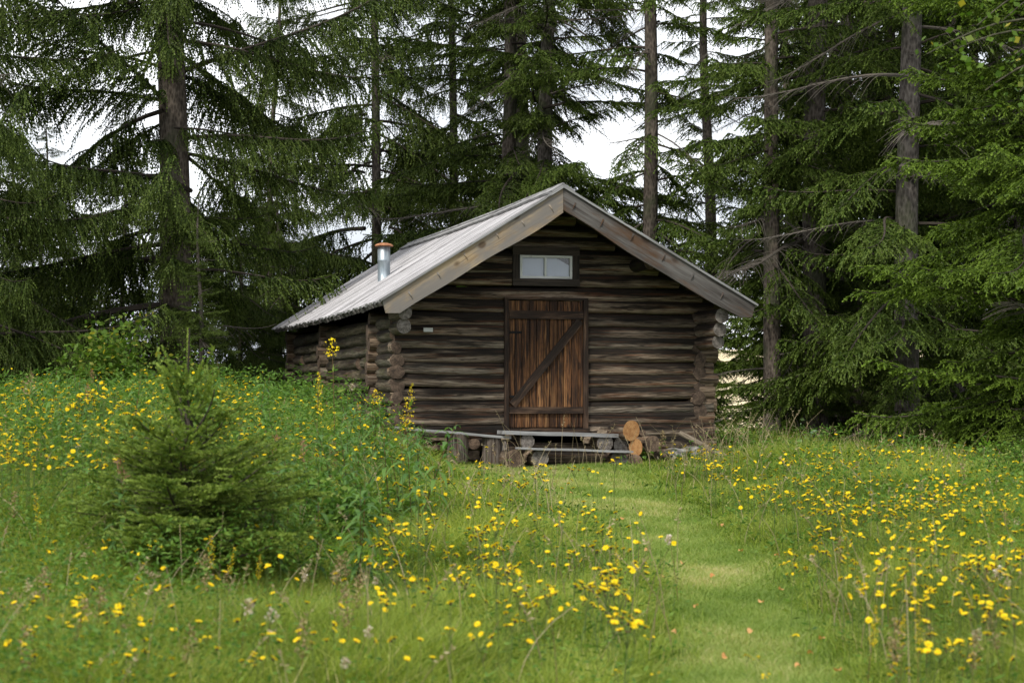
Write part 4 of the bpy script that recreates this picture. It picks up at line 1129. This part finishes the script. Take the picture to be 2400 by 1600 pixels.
for (y0, y1, n, wd) in ((5.0, 11, 200000, .0032), (11, 16, 150000, .0042), (16, 25, 210000, .0058)):
    x, y = scatter(n, y0, y1, R); 
    cx_ = np.interp(y, PCY, [.9, 1.0, 1.12, 1.22, 1.05, .72, .25, .0, 0]); hw = np.interp(y, PCY, [.6, .62, .70, .8, 1.0, 1.3, 2.1, 2.3, 2.3])
    x = cx_ + (R.random(n) * 2 - 1) * hw; pm = path_mask(x, y)
    k = (R.random(n) < pm) & ~in_cabin(x, y) & ~at_step(x, y); x, y = x[k], y[k]
    h = (.025 + .055 * R.random(len(x)) ** 1.5) * (.8 + .5 * clump(x, y, 1.1)); rnd = np.clip(-.05 + .65 * clump(x + 9, y + 3, .8) + .45 * clump(x * 1.3 + 2, y, 2.1) + R.normal(0, .22, len(x)), 0, 1)
    V, F1, F2, D = blades(x, y, h, np.full(len(x), wd) * (.7 + .6 * R.random(len(x))), .3 + 1.0 * R.random(len(x)), R, rnd); nb0 = l_m.n
    l_m.add(V, F1, 0, D); l_m.F.append((F2.astype(np.int32) + nb0, 0, False))
tag(g_m.build('meadow_grass', [M['grass']]), 'long green meadow grass on both sides of the trodden path', 'grass', None, 'stuff')
tag(l_m.build('path_grass', [M['lawn']]), 'short pale green grass of the trodden path to the door', 'grass', None, 'stuff')
# leafy herbs between the grass
hm = MB()
for (y0, y1, n, sz) in ((5.0, 12, 80000, .030), (12, 18, 105000, .038), (18, 32, 128000, .048)):
    x, y = scatter(n, y0, y1, R); pm = path_mask(x, y)
    c = clump(x + 3, y - 1, .9); left = S((-x - .3) / 1.6); right = S((x - 2.0) / 1.2)
    k = (R.random(n) < (.10 + .9 * left + .55 * right * c + .25 * c) * (1 - pm)) & ~in_cabin(x, y, .1) & ~at_step(x, y)
    x, y = x[k], y[k]; z = gz(x, y) + R.random(len(x)) ** .7 * (.10 + .20 * S((clump(x + 4, y, 1.2) - .5) / .2) * S((np.abs(x - 1.1) - .9) / .5) + .22 * S((x - 1.9) / .5) * (y < 13) + .22 * left[k] + .10 * left[k] * (y > 11) + .14 * right[k] + .12 * c[k])
    V, F, D = leaf_cloud(np.stack([x, y, z], -1), sz, R, .35, -.15); D[:, 2] = np.clip(D[:, 2] * .8, 0, 1); hm.add(V, F, 0, D)
tag(hm.build('undergrowth', [M['herb']]), 'leafy green weeds growing between the grass', 'weeds', None, 'stuff')
# dry stalks
dm = MB()
xq, yq = scatter(800, 7.0, 20, R)
x1 = np.concatenate([xq, 2.2 + R.random(230) * 4.6, R.normal(2.4, .4, 40), R.random(60) * 12 - 6, R.random(26) * 1.6 - .1]); y1 = np.concatenate([yq, 20.5 + R.random(230) * 5.0, 22 + R.random(40) * 1.5, 9 + R.random(60) * 10, 23.0 + R.random(26) * .5])
k = (path_mask(x1, y1) < .6) | (y1 > 22); x1, y1 = x1[k], y1[k]
hh = np.where(y1 > 20, .28 + .50 * R.random(len(x1)) ** 1.5, .3 + .3 * R.random(len(x1)))
for i in range(len(x1)):
    a = R.random() * 6.28; bn = .1 + .5 * R.random(); t = np.linspace(0, 1, 6)
    P = np.stack([x1[i] + math.cos(a) * bn * hh[i] * t ** 2, y1[i] + math.sin(a) * bn * hh[i] * t ** 2, float(gz(x1[i], y1[i])) + hh[i] * (t - .25 * bn * t ** 3)], -1)
    tube(dm, P, .0026 * (1 - .5 * t), 3, 0, R.random())
    if R.random() < .55:
        m = 14; q = .78 + .22 * R.random(m); c = np.stack([np.interp(q, t, P[:, j]) for j in range(3)], -1); V, F, D = leaf_cloud(c, .022, R, .3, -.5); dm.add(V, F, 0, D)
tag(dm.build('dry_grass', [M['straw']]), 'tall dry grass stalks scattered along the edge of the wood', 'grass', None, 'stuff')

# ------------------------------------------------------------------ FLOWERING PLANTS
def copy_thing(root, loc, rz, sc, label=None, group=None, tilt=(0, 0)):
    r = root.copy(); scene.collection.objects.link(r); r.location = loc; r.rotation_euler = (tilt[0], tilt[1], rz); r.scale = (sc,) * 3
    if label: r['label'] = label
    if group: r['group'] = group
    for ch in list(root.children):
        c = ch.copy(); scene.collection.objects.link(c); c.parent = r
    return r
def flower_head(R, rad):
    """ray flower: 14-20 narrow petals around a small centre with a green brown cup below"""
    mb = MB(); n = R.integers(13, 18); lift = .10 + .35 * R.random()
    for k in range(n):
        a = 2 * PI * k / n + R.normal(0, .08); l = rad * (.85 + .25 * R.random()); w = rad * .20
        d = np.array([math.cos(a), math.sin(a), 0]); s = np.array([-math.sin(a), math.cos(a), 0])
        V = [d * rad * .15 - s * w * .5, d * rad * .15 + s * w * .5, d * l * .7 + s * w + [0, 0, l * lift], d * l + [0, 0, l * (lift - .12)], d * l * .7 - s * w + [0, 0, l * lift]]
        mb.add(V, [[0, 1, 2, 3, 4]], 0, np.tile([0, 0, R.random()], (5, 1)))
    lathe(mb, [(.001, rad * .22), (rad * .22, rad * .18), (rad * .30, rad * .04), (rad * .16, -rad * .05)], 0, 0, 8, 1)
    lathe(mb, [(rad * .32, rad * .05), (rad * .36, -rad * .15), (rad * .22, -rad * .45), (.002, -rad * .55)], 0, 0, 8, 2)
    return mb
HM = [M['petal'], M['disc'], M['calyx']]
heads = []
for k in range(5): heads.append(flower_head(np.random.default_rng(100 + k), .0158).mesh('flower_head', HM))
def hawk_proto(seed):
    R = np.random.default_rng(seed); H = .30 + .12 * R.random(); nh = R.integers(2, 6)
    mb = MB(); t = np.linspace(0, 1, 6); lean = R.normal(0, .04, 2)
    M0 = np.stack([lean[0] * t ** 2, lean[1] * t ** 2, H * .78 * t], -1); tube(mb, M0, .0022 - .0006 * t, 4, 0, .4)
    ends = []
    for k in range(nh):
        a = 2 * PI * k / nh + R.normal(0, .3); r = .018 + .035 * R.random(); h = H * (.90 + .16 * R.random())
        e = np.array([lean[0] + math.cos(a) * r, lean[1] + math.sin(a) * r, h]); q = np.linspace(0, 1, 4); P = M0[-1] + (e - M0[-1]) * q[:, None]; P[:, 2] += .01 * np.sin(q * PI)
        tube(mb, P, np.full(4, .0013), 3, 0, .5); ends.append(e)
    for k in range(R.integers(1, 4)):   # closed buds
        a = R.random() * 6.28; e = M0[-1] + [math.cos(a) * .03, math.sin(a) * .03, H * .15]; tube(mb, [M0[-1], e], [.0012, .001], 3, 0, .5)
        tube(mb, [e, e + [0, 0, .004], e + [0, 0, .010], e + [0, 0, .013]], [.001, .004, .0035, .001], 6, 2, .5)
    m = 9; q = R.random(m) * .7; c = np.stack([np.interp(q, t, M0[:, j]) for j in range(3)], -1)
    V, F, D = leaf_cloud(c, .06, R, .20, -.3); mb.add(V, F, 1, D)
    root = mb.build('hawkweed', [M['stem'], M['herb'], M['calyx']]); tag(root, 'x', 'wildflower')
    for k, e in enumerate(ends):
        f = bpy.data.objects.new('flower_head', heads[(seed + k) % 5]); scene.collection.objects.link(f); f.parent = root
        f.location = e; f.rotation_euler = (R.normal(0, .4), R.normal(0, .4), R.random() * 6); f.scale = (1 + R.normal(0, .12),) * 3
    return root
protos = [hawk_proto(40 + k) for k in range(8)]
# patches in photograph columns / rows of the flower tops: (x0, x1, y0, y1, number, label)
ROWY = lambda py, px: None
def depth_for(px, py, h):
    """distance at which a plant of height h has its top at this row"""
    Ys = np.linspace(7.2, 26, 260); X = (px - 1200) / FPX * Ys
    row = 940 - (gz(X, Ys) + h - CAMZ) / Ys * FPX
    d = row - py; idx = np.where(np.sign(d[:-1]) != np.sign(d[1:]))[0]
    if len(idx) == 0: return None
    i = idx[0]; return float(np.interp(0, [d[i + 1], d[i]], [Ys[i + 1], Ys[i]]))
PATCH = [
 (880, 1500, 1180, 1330, 38, 'yellow hawkweed in the middle foreground left of the path'),
 (1080, 1480, 1330, 1500, 40, 'yellow hawkweed low in the centre foreground'),
 (880, 1320, 1080, 1190, 20, 'yellow hawkweed on the slope below the steps'),
 (0, 420, 830, 940, 34, 'yellow hawkweed on the crest of the left bank'),
 (0, 220, 960, 1120, 16, 'yellow hawkweed low on the left bank'),
 (600, 960, 960, 1060, 18, 'yellow hawkweed in the weeds before the left cabin wall'),
 (0, 560, 1400, 1590, 22, 'yellow hawkweed at the lower left corner'),
 (130, 1000, 1180, 1400, 18, 'yellow hawkweed scattered round the young spruce'),
 (1660, 2250, 1060, 1190, 44, 'yellow hawkweed in the long grass right of the cabin'),
 (1900, 2400, 1160, 1330, 52, 'yellow hawkweed in the right meadow beyond the path'),
 (1380, 1700, 1060, 1100, 18, 'yellow hawkweed in front of the firewood and stones'),
 (2050, 2400, 1340, 1580, 14, 'yellow hawkweed at the lower right corner'),
 (1450, 2000, 1250, 1590, 12, 'single yellow hawkweed standing in the trodden path'),
]
R = np.random.default_rng(5); n_f = 0; used = set(); FL = []
for (xa, xb, ya, yb, n, lab) in PATCH:
    cl = [(xa + (xb - xa) * R.random(), ya + (yb - ya) * R.random()) for _ in range(max(2, n // 4))]
    for i in range(n):
        if R.random() < .65:
            c = cl[R.integers(len(cl))]; px, py = c[0] + R.normal(0, 26), c[1] + R.normal(0, 12)
        else: px, py = xa + (xb - xa) * R.random(), ya + (yb - ya) * R.random()
        k = int(R.integers(8)); sc = .85 + .3 * R.random()
        if 'path' in lab and 'single' in lab: sc *= .6
        if py > 1480: sc *= .75
        Y = depth_for(px, py, .36 * sc)
        if Y is None: Y = 19.5 + R.random() * 2.5
        X = PX(px, Y)
        if in_cabin(np.array(X), np.array(Y), .2): continue
        if 'crest' in lab: Y = 15 + 5 * R.random(); X = PX(px, Y); sc = np.clip((CAMZ + (940 - py) / FPX * Y - float(gz(X, Y))) / .36, .8, 1.35)
        FL.append((Y, X, k, sc, lab))
FL.sort()
NW = {2: 'two', 3: 'three', 4: 'four', 5: 'five'}
def flab(lab, k, sc):
    return ('tall ' if sc > 1.02 else 'short ' if sc < .92 else '') + lab.replace('hawkweed', 'hawkweed with ' + NW[len(protos[k].children)] + ' open heads', 1)
for (Y, X, k, sc, lab) in FL[:298]:
    grp = lab.replace('single yellow', 'yellow')
    lab = flab(lab, k, sc)
    loc = (X, Y, float(gz(X, Y)) - .01)
    if k not in used:
        used.add(k); p = protos[k]; p.location = loc; p.rotation_euler = (0, 0, R.random() * 6); p.scale = (sc,) * 3; p['label'] = lab; p['group'] = grp
    else: copy_thing(protos[k], loc, R.random() * 6.28, sc, lab, grp, tuple(R.normal(0, .08, 2)))
# the countless small far heads as one mass
sm = MB()
def add_head(mb, loc, sc, R):
    fh = flower_head(R, .0155 * sc)
    a, b = R.normal(0, .4, 2); A = np.array([[math.cos(b), 0, math.sin(b)], [math.sin(a) * math.sin(b), math.cos(a), -math.sin(a) * math.cos(b)], [-math.cos(a) * math.sin(b), math.sin(a), math.cos(a) * math.cos(b)]])
    Vall = np.concatenate(fh.V) @ A.T + loc; Dall = np.concatenate(fh.D); n0 = mb.n
    mb.V.append(Vall.astype(np.float32)); mb.D.append(Dall)
    for f, m, s_ in fh.F: mb.F.append((f + n0, m, s_))
    mb.n += len(Vall)
for (px0, px1, py0, py1, n) in ((1640, 2400, 1055, 1200, 420), (1900, 2400, 1150, 1400, 260), (0, 620, 850, 1100, 900), (560, 980, 930, 1080, 260), (900, 1600, 1080, 1300, 220), (1380, 1720, 1040, 1110, 170), (0, 1300, 1250, 1590, 200), (1900, 2400, 1380, 1590, 80)):
    for i in range(n):
        px, py = px0 + (px1 - px0) * R.random(), py0 + (py1 - py0) * R.random(); h = (.26 if px > 1000 or py > 1230 else .44) + .22 * R.random()
        Y = depth_for(px, py, h)
        if Y is None: Y = 15 + 6 * R.random()
        X = PX(px, Y)
        if path_mask(X, Y) > .4 or in_cabin(np.array(X), np.array(Y), .3): continue
        zt = float(gz(X, Y)) + h
        add_head(sm, (X, Y, zt), .8 + .4 * R.random(), R); tube(sm, [(X, Y, zt - h), (X, Y, zt - .008)], [.0016, .0012], 3, 3, .4)
tag(sm.build('small_wildflowers', HM + [M['stem']]), 'countless small yellow flowers sprinkled through the meadow', 'wildflowers', None, 'stuff')

# fireweed
def fire_proto(seed, H, bloom=None):
    R = np.random.default_rng(seed); mb = MB(); lm = MB()
    t = np.linspace(0, 1, 8); P = np.stack([R.normal(0, .03) * t ** 2, R.normal(0, .03) * t ** 2, H * t], -1); tube(mb, P, .0036 * (1 - t) + .0012, 5, 0, .9)
    n = int(H * 62)
    for k in range(n):
        q = .12 + .86 * k / n; a = k * 2.4 + R.normal(0, .2); c = np.array([np.interp(q, t, P[:, j]) for j in range(3)])
        l = (.15 if q < .8 else .15 * (1.05 - q) / .25) * (.8 + .4 * R.random()); w = l * .085; up = .9 if q > .7 else .5; dr = 1.2
        d = np.array([math.cos(a), math.sin(a), 0]); s = np.array([-math.sin(a), math.cos(a), 0]); N = 5; V = []; D = []; rd = R.random()
        for i in range(N):
            u = i / (N - 1); p = c + d * l * u + np.array([0, 0, l * (up * u - dr * u * u * .8)]); ww = w * math.sin(PI * min(1, .12 + .88 * u)) + .0005
            V += [p - s * ww, p + s * ww]; D += [(u, 0, rd)] * 2
        lm.add(V, [[2 * i, 2 * i + 1, 2 * i + 3, 2 * i + 2] for i in range(N - 1)], 0, D)
    root = mb.build('fireweed', [M['stem']]); tag(root, 'x', 'weed')
    lm.build('foliage', [M['fireweed']], root)
    if bloom:
        bm = MB(); m = 40; q = R.random(m); a = R.random(m) * 6.28
        c = np.stack([P[-1, 0] + np.cos(a) * .022 * (1 - q * .7), P[-1, 1] + np.sin(a) * .022 * (1 - q * .7), H - .02 + q * .16], -1)
        V, F, D = leaf_cloud(c, .03, R, .25, -.9); bm.add(V, F, 0, D); tube(bm, [P[-1], P[-1] + [0, 0, .17]], [.0016, .001], 4, 0, .5)
        bm.build('seed_spike', [M[bloom]], root)
    return root
fp = [fire_proto(1, .62), fire_proto(2, .52), fire_proto(3, .70), fire_proto(4, .62, 'pink'), fire_proto(5, .66, 'seedbrown')]
FP = [(0, 620, 830, 905, 40, 'fireweed on the crest of the left bank'), (620, 980, 905, 990, 26, 'fireweed in front of the left cabin wall'),
      (150, 900, 930, 1060, 40, 'fireweed behind the young spruce on the left bank'), (640, 900, 1020, 1130, 9, 'fireweed right of the young spruce'),
      (560, 640, 1340, 1370, 1, 'single low fireweed below the young spruce'), (1950, 2350, 1180, 1300, 9, 'low fireweed in the right meadow')]
used = set(); BL = {3: 'fireweed with a faded pink seed spike on the left bank', 4: 'fireweed with a brown seed spike on the left bank'}
for (xa, xb, ya, yb, n, lab) in FP:
    for i in range(n):
        px, py = xa + (xb - xa) * (R.random() if n > 1 else .5), ya + (yb - ya) * R.random(); k = int(R.integers(3)) if R.random() > .12 or xa > 600 else int(R.integers(3, 5)); sc = .85 + .3 * R.random()
        H = (.62, .52, .70, .75, .8)[k] * sc
        if 'single' in lab or 'low' in lab: sc = .5; H = .28; k = 1
        Y = depth_for(px, py, H) if ya > 925 else None
        if Y is None:
            Y = 14 + 7.0 * R.random(); X = PX(px, Y)
            if ya < 925: H0 = H / sc; sc = float(np.clip((CAMZ + (940 - py - R.random() * 25) / FPX * Y - float(gz(X, Y))) / H0, .6, 1.35))
        X = PX(px, Y)
        if in_cabin(np.array(X), np.array(Y), .25): continue
        l2 = BL.get(k, lab); g_ = 'fireweed in the meadow'
        if n > 1: l2 = ('big ' if H * sc > .5 else 'small ') + l2 + ', ' + ('leftmost third', 'middle third', 'rightmost third')[min(2, int(3 * (px - xa) / (xb - xa)))] + ' of them'
        loc = (X, Y, float(gz(X, Y)) - .01)
        if k not in used: used.add(k); p = fp[k]; p.location = loc; p.scale = (sc,) * 3; p['label'] = l2; p['group'] = g_
        else: copy_thing(fp[k], loc, R.random() * 6.28, sc, l2, g_, tuple(R.normal(0, .10, 2)))

# goldenrod, seed heads, ferns
def spike_proto(name, cat, seed, H, spl, rad, n, mat, leafsize, stemm='stem', sz=.014, tipdown=0.0, part='bloom_spike'):
    R = np.random.default_rng(seed); mb = MB(); t = np.linspace(0, 1, 6); P = np.stack([R.normal(0, .03) * t ** 2, R.normal(0, .03) * t ** 2, H * t], -1); tube(mb, P, .0028 - .0014 * t, 5, 0, .9)
    m = 22; q = R.random(m) * .8; c = np.stack([np.interp(q, t, P[:, j]) for j in range(3)], -1); V, F, D = leaf_cloud(c, leafsize, R, .22, -.2); mb.add(V, F, 1, D)
    root = mb.build(name, [M[stemm], M['herb']]); tag(root, 'x', cat)
    bm = MB(); q = R.random(n); a = R.random(n) * 6.28; rr = rad * np.sin(PI * (.15 + .8 * q)) * R.random(n) ** .5
    c = np.stack([P[-1, 0] + np.cos(a) * rr, P[-1, 1] + np.sin(a) * rr, H - spl + spl * q], -1); V, F, D = leaf_cloud(c, sz, R, .8, -.2); bm.add(V, F, 0, D)
    bm.build(part, [M[mat]], root); return root
pg = spike_proto('goldenrod', 'wildflower', 1, .58, .22, .026, 150, 'gold', .06, sz=.010)
pb = spike_proto('seed_plant', 'weed', 2, .50, .20, .040, 150, 'seedbrown', .05, part='seed_head')
pt = spike_proto('thistle', 'weed', 3, .55, .07, .030, 60, 'fluff', .05, sz=.022, part='seed_head')
pl = spike_proto('tansy', 'wildflower', 4, .95, .12, .06, 70, 'petal', .06, sz=.014, part='flower_cluster')
items = [
 (pg, 742, 868, .36, 'goldenrod spike before the middle log stack of the left wall'), (pg, 925, 890, .40, 'goldenrod spike in front of the front left cabin corner'), (pg, 1450, 1265, .38, 'goldenrod standing alone at the left edge of the path'),
 (pg, 1762, 1120, .36, 'goldenrod in the flowers right of the corner stones'), (pg, 12, 1215, .50, 'goldenrod at the left edge of the picture'), (pg, 560, 1250, .38, 'goldenrod in front of the young spruce'),
 (pg, 755, 1190, .45, 'goldenrod right of the young spruce'), (pg, 100, 1150, .5, 'faded goldenrod left of the young spruce'), (pg, 700, 905, .42, 'goldenrod at the far left wall corner'), (pg, 1998, 1205, .40, 'goldenrod in the right meadow'), (pg, 300, 1340, .42, 'goldenrod low before the young spruce'), (pg, 1440, 1335, .34, 'lower faded goldenrod left of the path'),
 (pb, 480, 1290, .48, 'tall brown seed plant in front of the young spruce'), (pb, 385, 1345, .42, 'small brown seed plant left of the tall one'), (pb, 90, 1320, .50, 'brown seed plant low at the left edge'), (pb, 820, 1370, .45, 'reddish brown seed plant in the lower left foreground'),
 (pb, 145, 1390, .46, 'brown seed plant near the lower left corner'), (pb, 700, 1440, .42, 'drooping brown seed plant in the left foreground'), (pb, 2000, 1075, .45, 'brown seed plant at the edge of the right wood'), (pb, 2270, 1080, .45, 'brown seed plant before the right hand boughs'), (pb, 1545, 1005, .36, 'pale seed plant right of the firewood'), (pb, 1640, 1035, .36, 'pale seed plant before the corner stones'),
 (pt, 560, 1395, .45, 'thistle with two white seed heads in the lower left foreground'), (pt, 600, 1420, .42, 'leaning thistle beside the one with two seed heads'), (pt, 615, 1545, .34, 'low thistle at the bottom edge'), (pt, 812, 895, .62, 'large fluffy thistle head before the left cabin wall'), (pt, 1545, 1080, .30, 'fluffy thistle in front of the firewood'), (pt, 1574, 1090, .28, 'second fluffy thistle right of the first near the firewood'), (pt, 1590, 1250, .40, 'thin dark thistle on the path edge'), (pt, 1700, 1510, .40, 'brown thistle low on the path'), (pt, 2245, 1455, .34, 'pinkish thistle in the lower right meadow'),
 (pl, 785, 790, .95, 'tall yellow flowered stem rising before the left cabin wall'), (pl, 1130 - 200, 905, .6, 'short yellow flowered stem before the front left corner')]
for q in range(70):
    zone = q % 3; px, py = ((20 + 900 * R.random(), 1230 + 330 * R.random()), (1950 + 440 * R.random(), 1120 + 420 * R.random()), (20 + 850 * R.random(), 960 + 220 * R.random()))[zone]
    p_ = (pb, pb, pt, pg)[int(R.integers(4))]; hq = .26 + .22 * R.random()
    nm_ = {'seed_plant': 'brown seed plant', 'thistle': 'fluffy seeding thistle', 'goldenrod': 'small goldenrod'}[p_.name.split('.')[0]]
    hgt_ = 'tall ' if hq > .40 else 'short ' if hq < .32 else ''
    items.append((p_, px, py, hq, hgt_ + nm_ + (' among the weeds of the left foreground', ' among the weeds of the right meadow', ' among the weeds of the left bank')[zone] ))
firsts = set()
for (p, px, py, h, lab) in items:
    base = {'goldenrod': .58, 'seed_plant': .50, 'thistle': .55, 'tansy': .95}[p.name.split('.')[0]]
    Y = depth_for(px, py, h)
    if Y is None:
        Y = 17.5 if px < 1000 else 22.3
        h = max(.25, CAMZ + (940 - py) / FPX * Y - float(gz(PX(px, Y), Y)))
    if 'firewood' in lab or 'corner stones' in lab: Y = 22.6; h = max(.2, CAMZ + (940 - py) / FPX * Y - float(gz(PX(px, Y), Y)))
    X = PX(px, Y); sc = h / base; loc = (X, Y, float(gz(X, Y)) - .01)
    if p.name not in firsts: firsts.add(p.name); p.location = loc; p.scale = (sc,) * 3; p['label'] = lab
    else:
        c_ = copy_thing(p, loc, R.random() * 6.28, sc, lab, None, tuple(R.normal(0, .10, 2)))
        if 'among the weeds' in lab: c_['group'] = lab.split(' ', 1)[1] if lab.split(' ')[0] in ('tall', 'short') else lab
def fern(px, Y, sz, label):
    R = np.random.default_rng(int(px)); X = PX(px, Y); o = empty('fern', (X, Y, float(gz(X, Y)))); tag(o, label, 'fern', 'ferns left of the path')
    for f in range(7):
        mb = MB(); a = 2 * PI * f / 7 + R.normal(0, .2); L = sz * (.8 + .4 * R.random()); d = np.array([math.cos(a), math.sin(a), 0]); s = np.array([-math.sin(a), math.cos(a), 0]); n = 22
        q = np.linspace(0, 1, n); P = d * (L * q)[:, None] + np.array([0, 0, 1.]) * (L * (1.1 * q - .75 * q ** 2))[:, None]; tube(mb, P, .0025 * (1 - q) + .0006, 4, 0, .5)
        for i in range(2, n - 1):
            l = L * .24 * math.sin(PI * (.15 + .85 * q[i]) ** .8) ; w = L / n * .42; T = nrm(P[i + 1] - P[i])
            for sg in (-1, 1):
                e = P[i] + s * sg * l + T * l * .25 - np.array([0, 0, l * .12]); mb.add([P[i] - T * w, P[i] + T * w, e + T * w * .3, e - T * w * .3], [[0, 1, 2, 3]], 0, np.tile([q[i], 0, R.random()], (4, 1)))
        mb.build('frond', [M['fern']], o)
fern(905, 15.5, .42, 'bright green fern at the foot of the bank left of the path')
fern(850, 12.2, .38, 'second bright fern nearer the camera right of the dark shrub')
fern(930, 19.5, .34, 'small fern behind the bright one near the long plank')
# fallen leaves on the path
R = np.random.default_rng(8)
for i, (px, py, where) in enumerate([(1670, 1350, 'beside the left grass edge'), (1700, 1540, 'near the bottom of the path'), (1925, 1495, 'pair near the right edge of the path'), (1990, 1440, 'right of the thistle'), (2065, 1455, 'in the right grass'), (1965, 1570, 'lowest on the path'), (1735, 1290, 'upper part of the path'), (1515, 1290, 'left border of the path'), (1785, 1410, 'middle of the path'), (1600, 1320, 'upper left of the path'), (1290, 1190, 'on the grass below the steps'), (1340, 1155, 'small one below the steps'), (1630, 1420, 'left of the middle of the path'), (1580, 1480, 'near the hawkweed at the left edge of the path'), (1760, 1480, 'lower middle of the path'), (1820, 1300, 'at the right bend of the path'), (1460, 1215, 'where the path narrows'), (1900, 1530, 'lower right border of the path'), (1690, 1230, 'in the right grass border'), (1550, 1350, 'left border halfway down'), (1240, 1240, 'in the grass left of the path'), (1830, 1380, 'right middle of the path'), (1870, 1560, 'lower right of the path')]):
    Y = depth_for(px, py, .05) or 12; X = PX(px, Y); mb = MB(); N = 7; V = [(0, 0, 0)]; D = [(0, 0, .3 + .1 * (i % 5))]
    for k in range(10):
        a = 2 * PI * k / 10; r = .019 * (1 + .25 * math.cos(a)) * (1 + .1 * math.sin(5 * a)); V.append((r * math.cos(a), r * math.sin(a) * .75, .008 * math.cos(2 * a))); D.append((0, 0, .3 + .1 * (i % 5)))
    mb.add(V, [[0, 1 + k, 1 + (k + 1) % 10] for k in range(10)], 0, D)
    o = mb.build('fallen_leaf', [M['deadleaf']], None, (X, Y, float(gz(X, Y)) + .055)); o.rotation_euler = (R.normal(0, .3), R.normal(0, .3), R.random() * 6)
    tag(o, 'orange fallen leaf ' + where, 'leaf', 'fallen leaves on the grass')
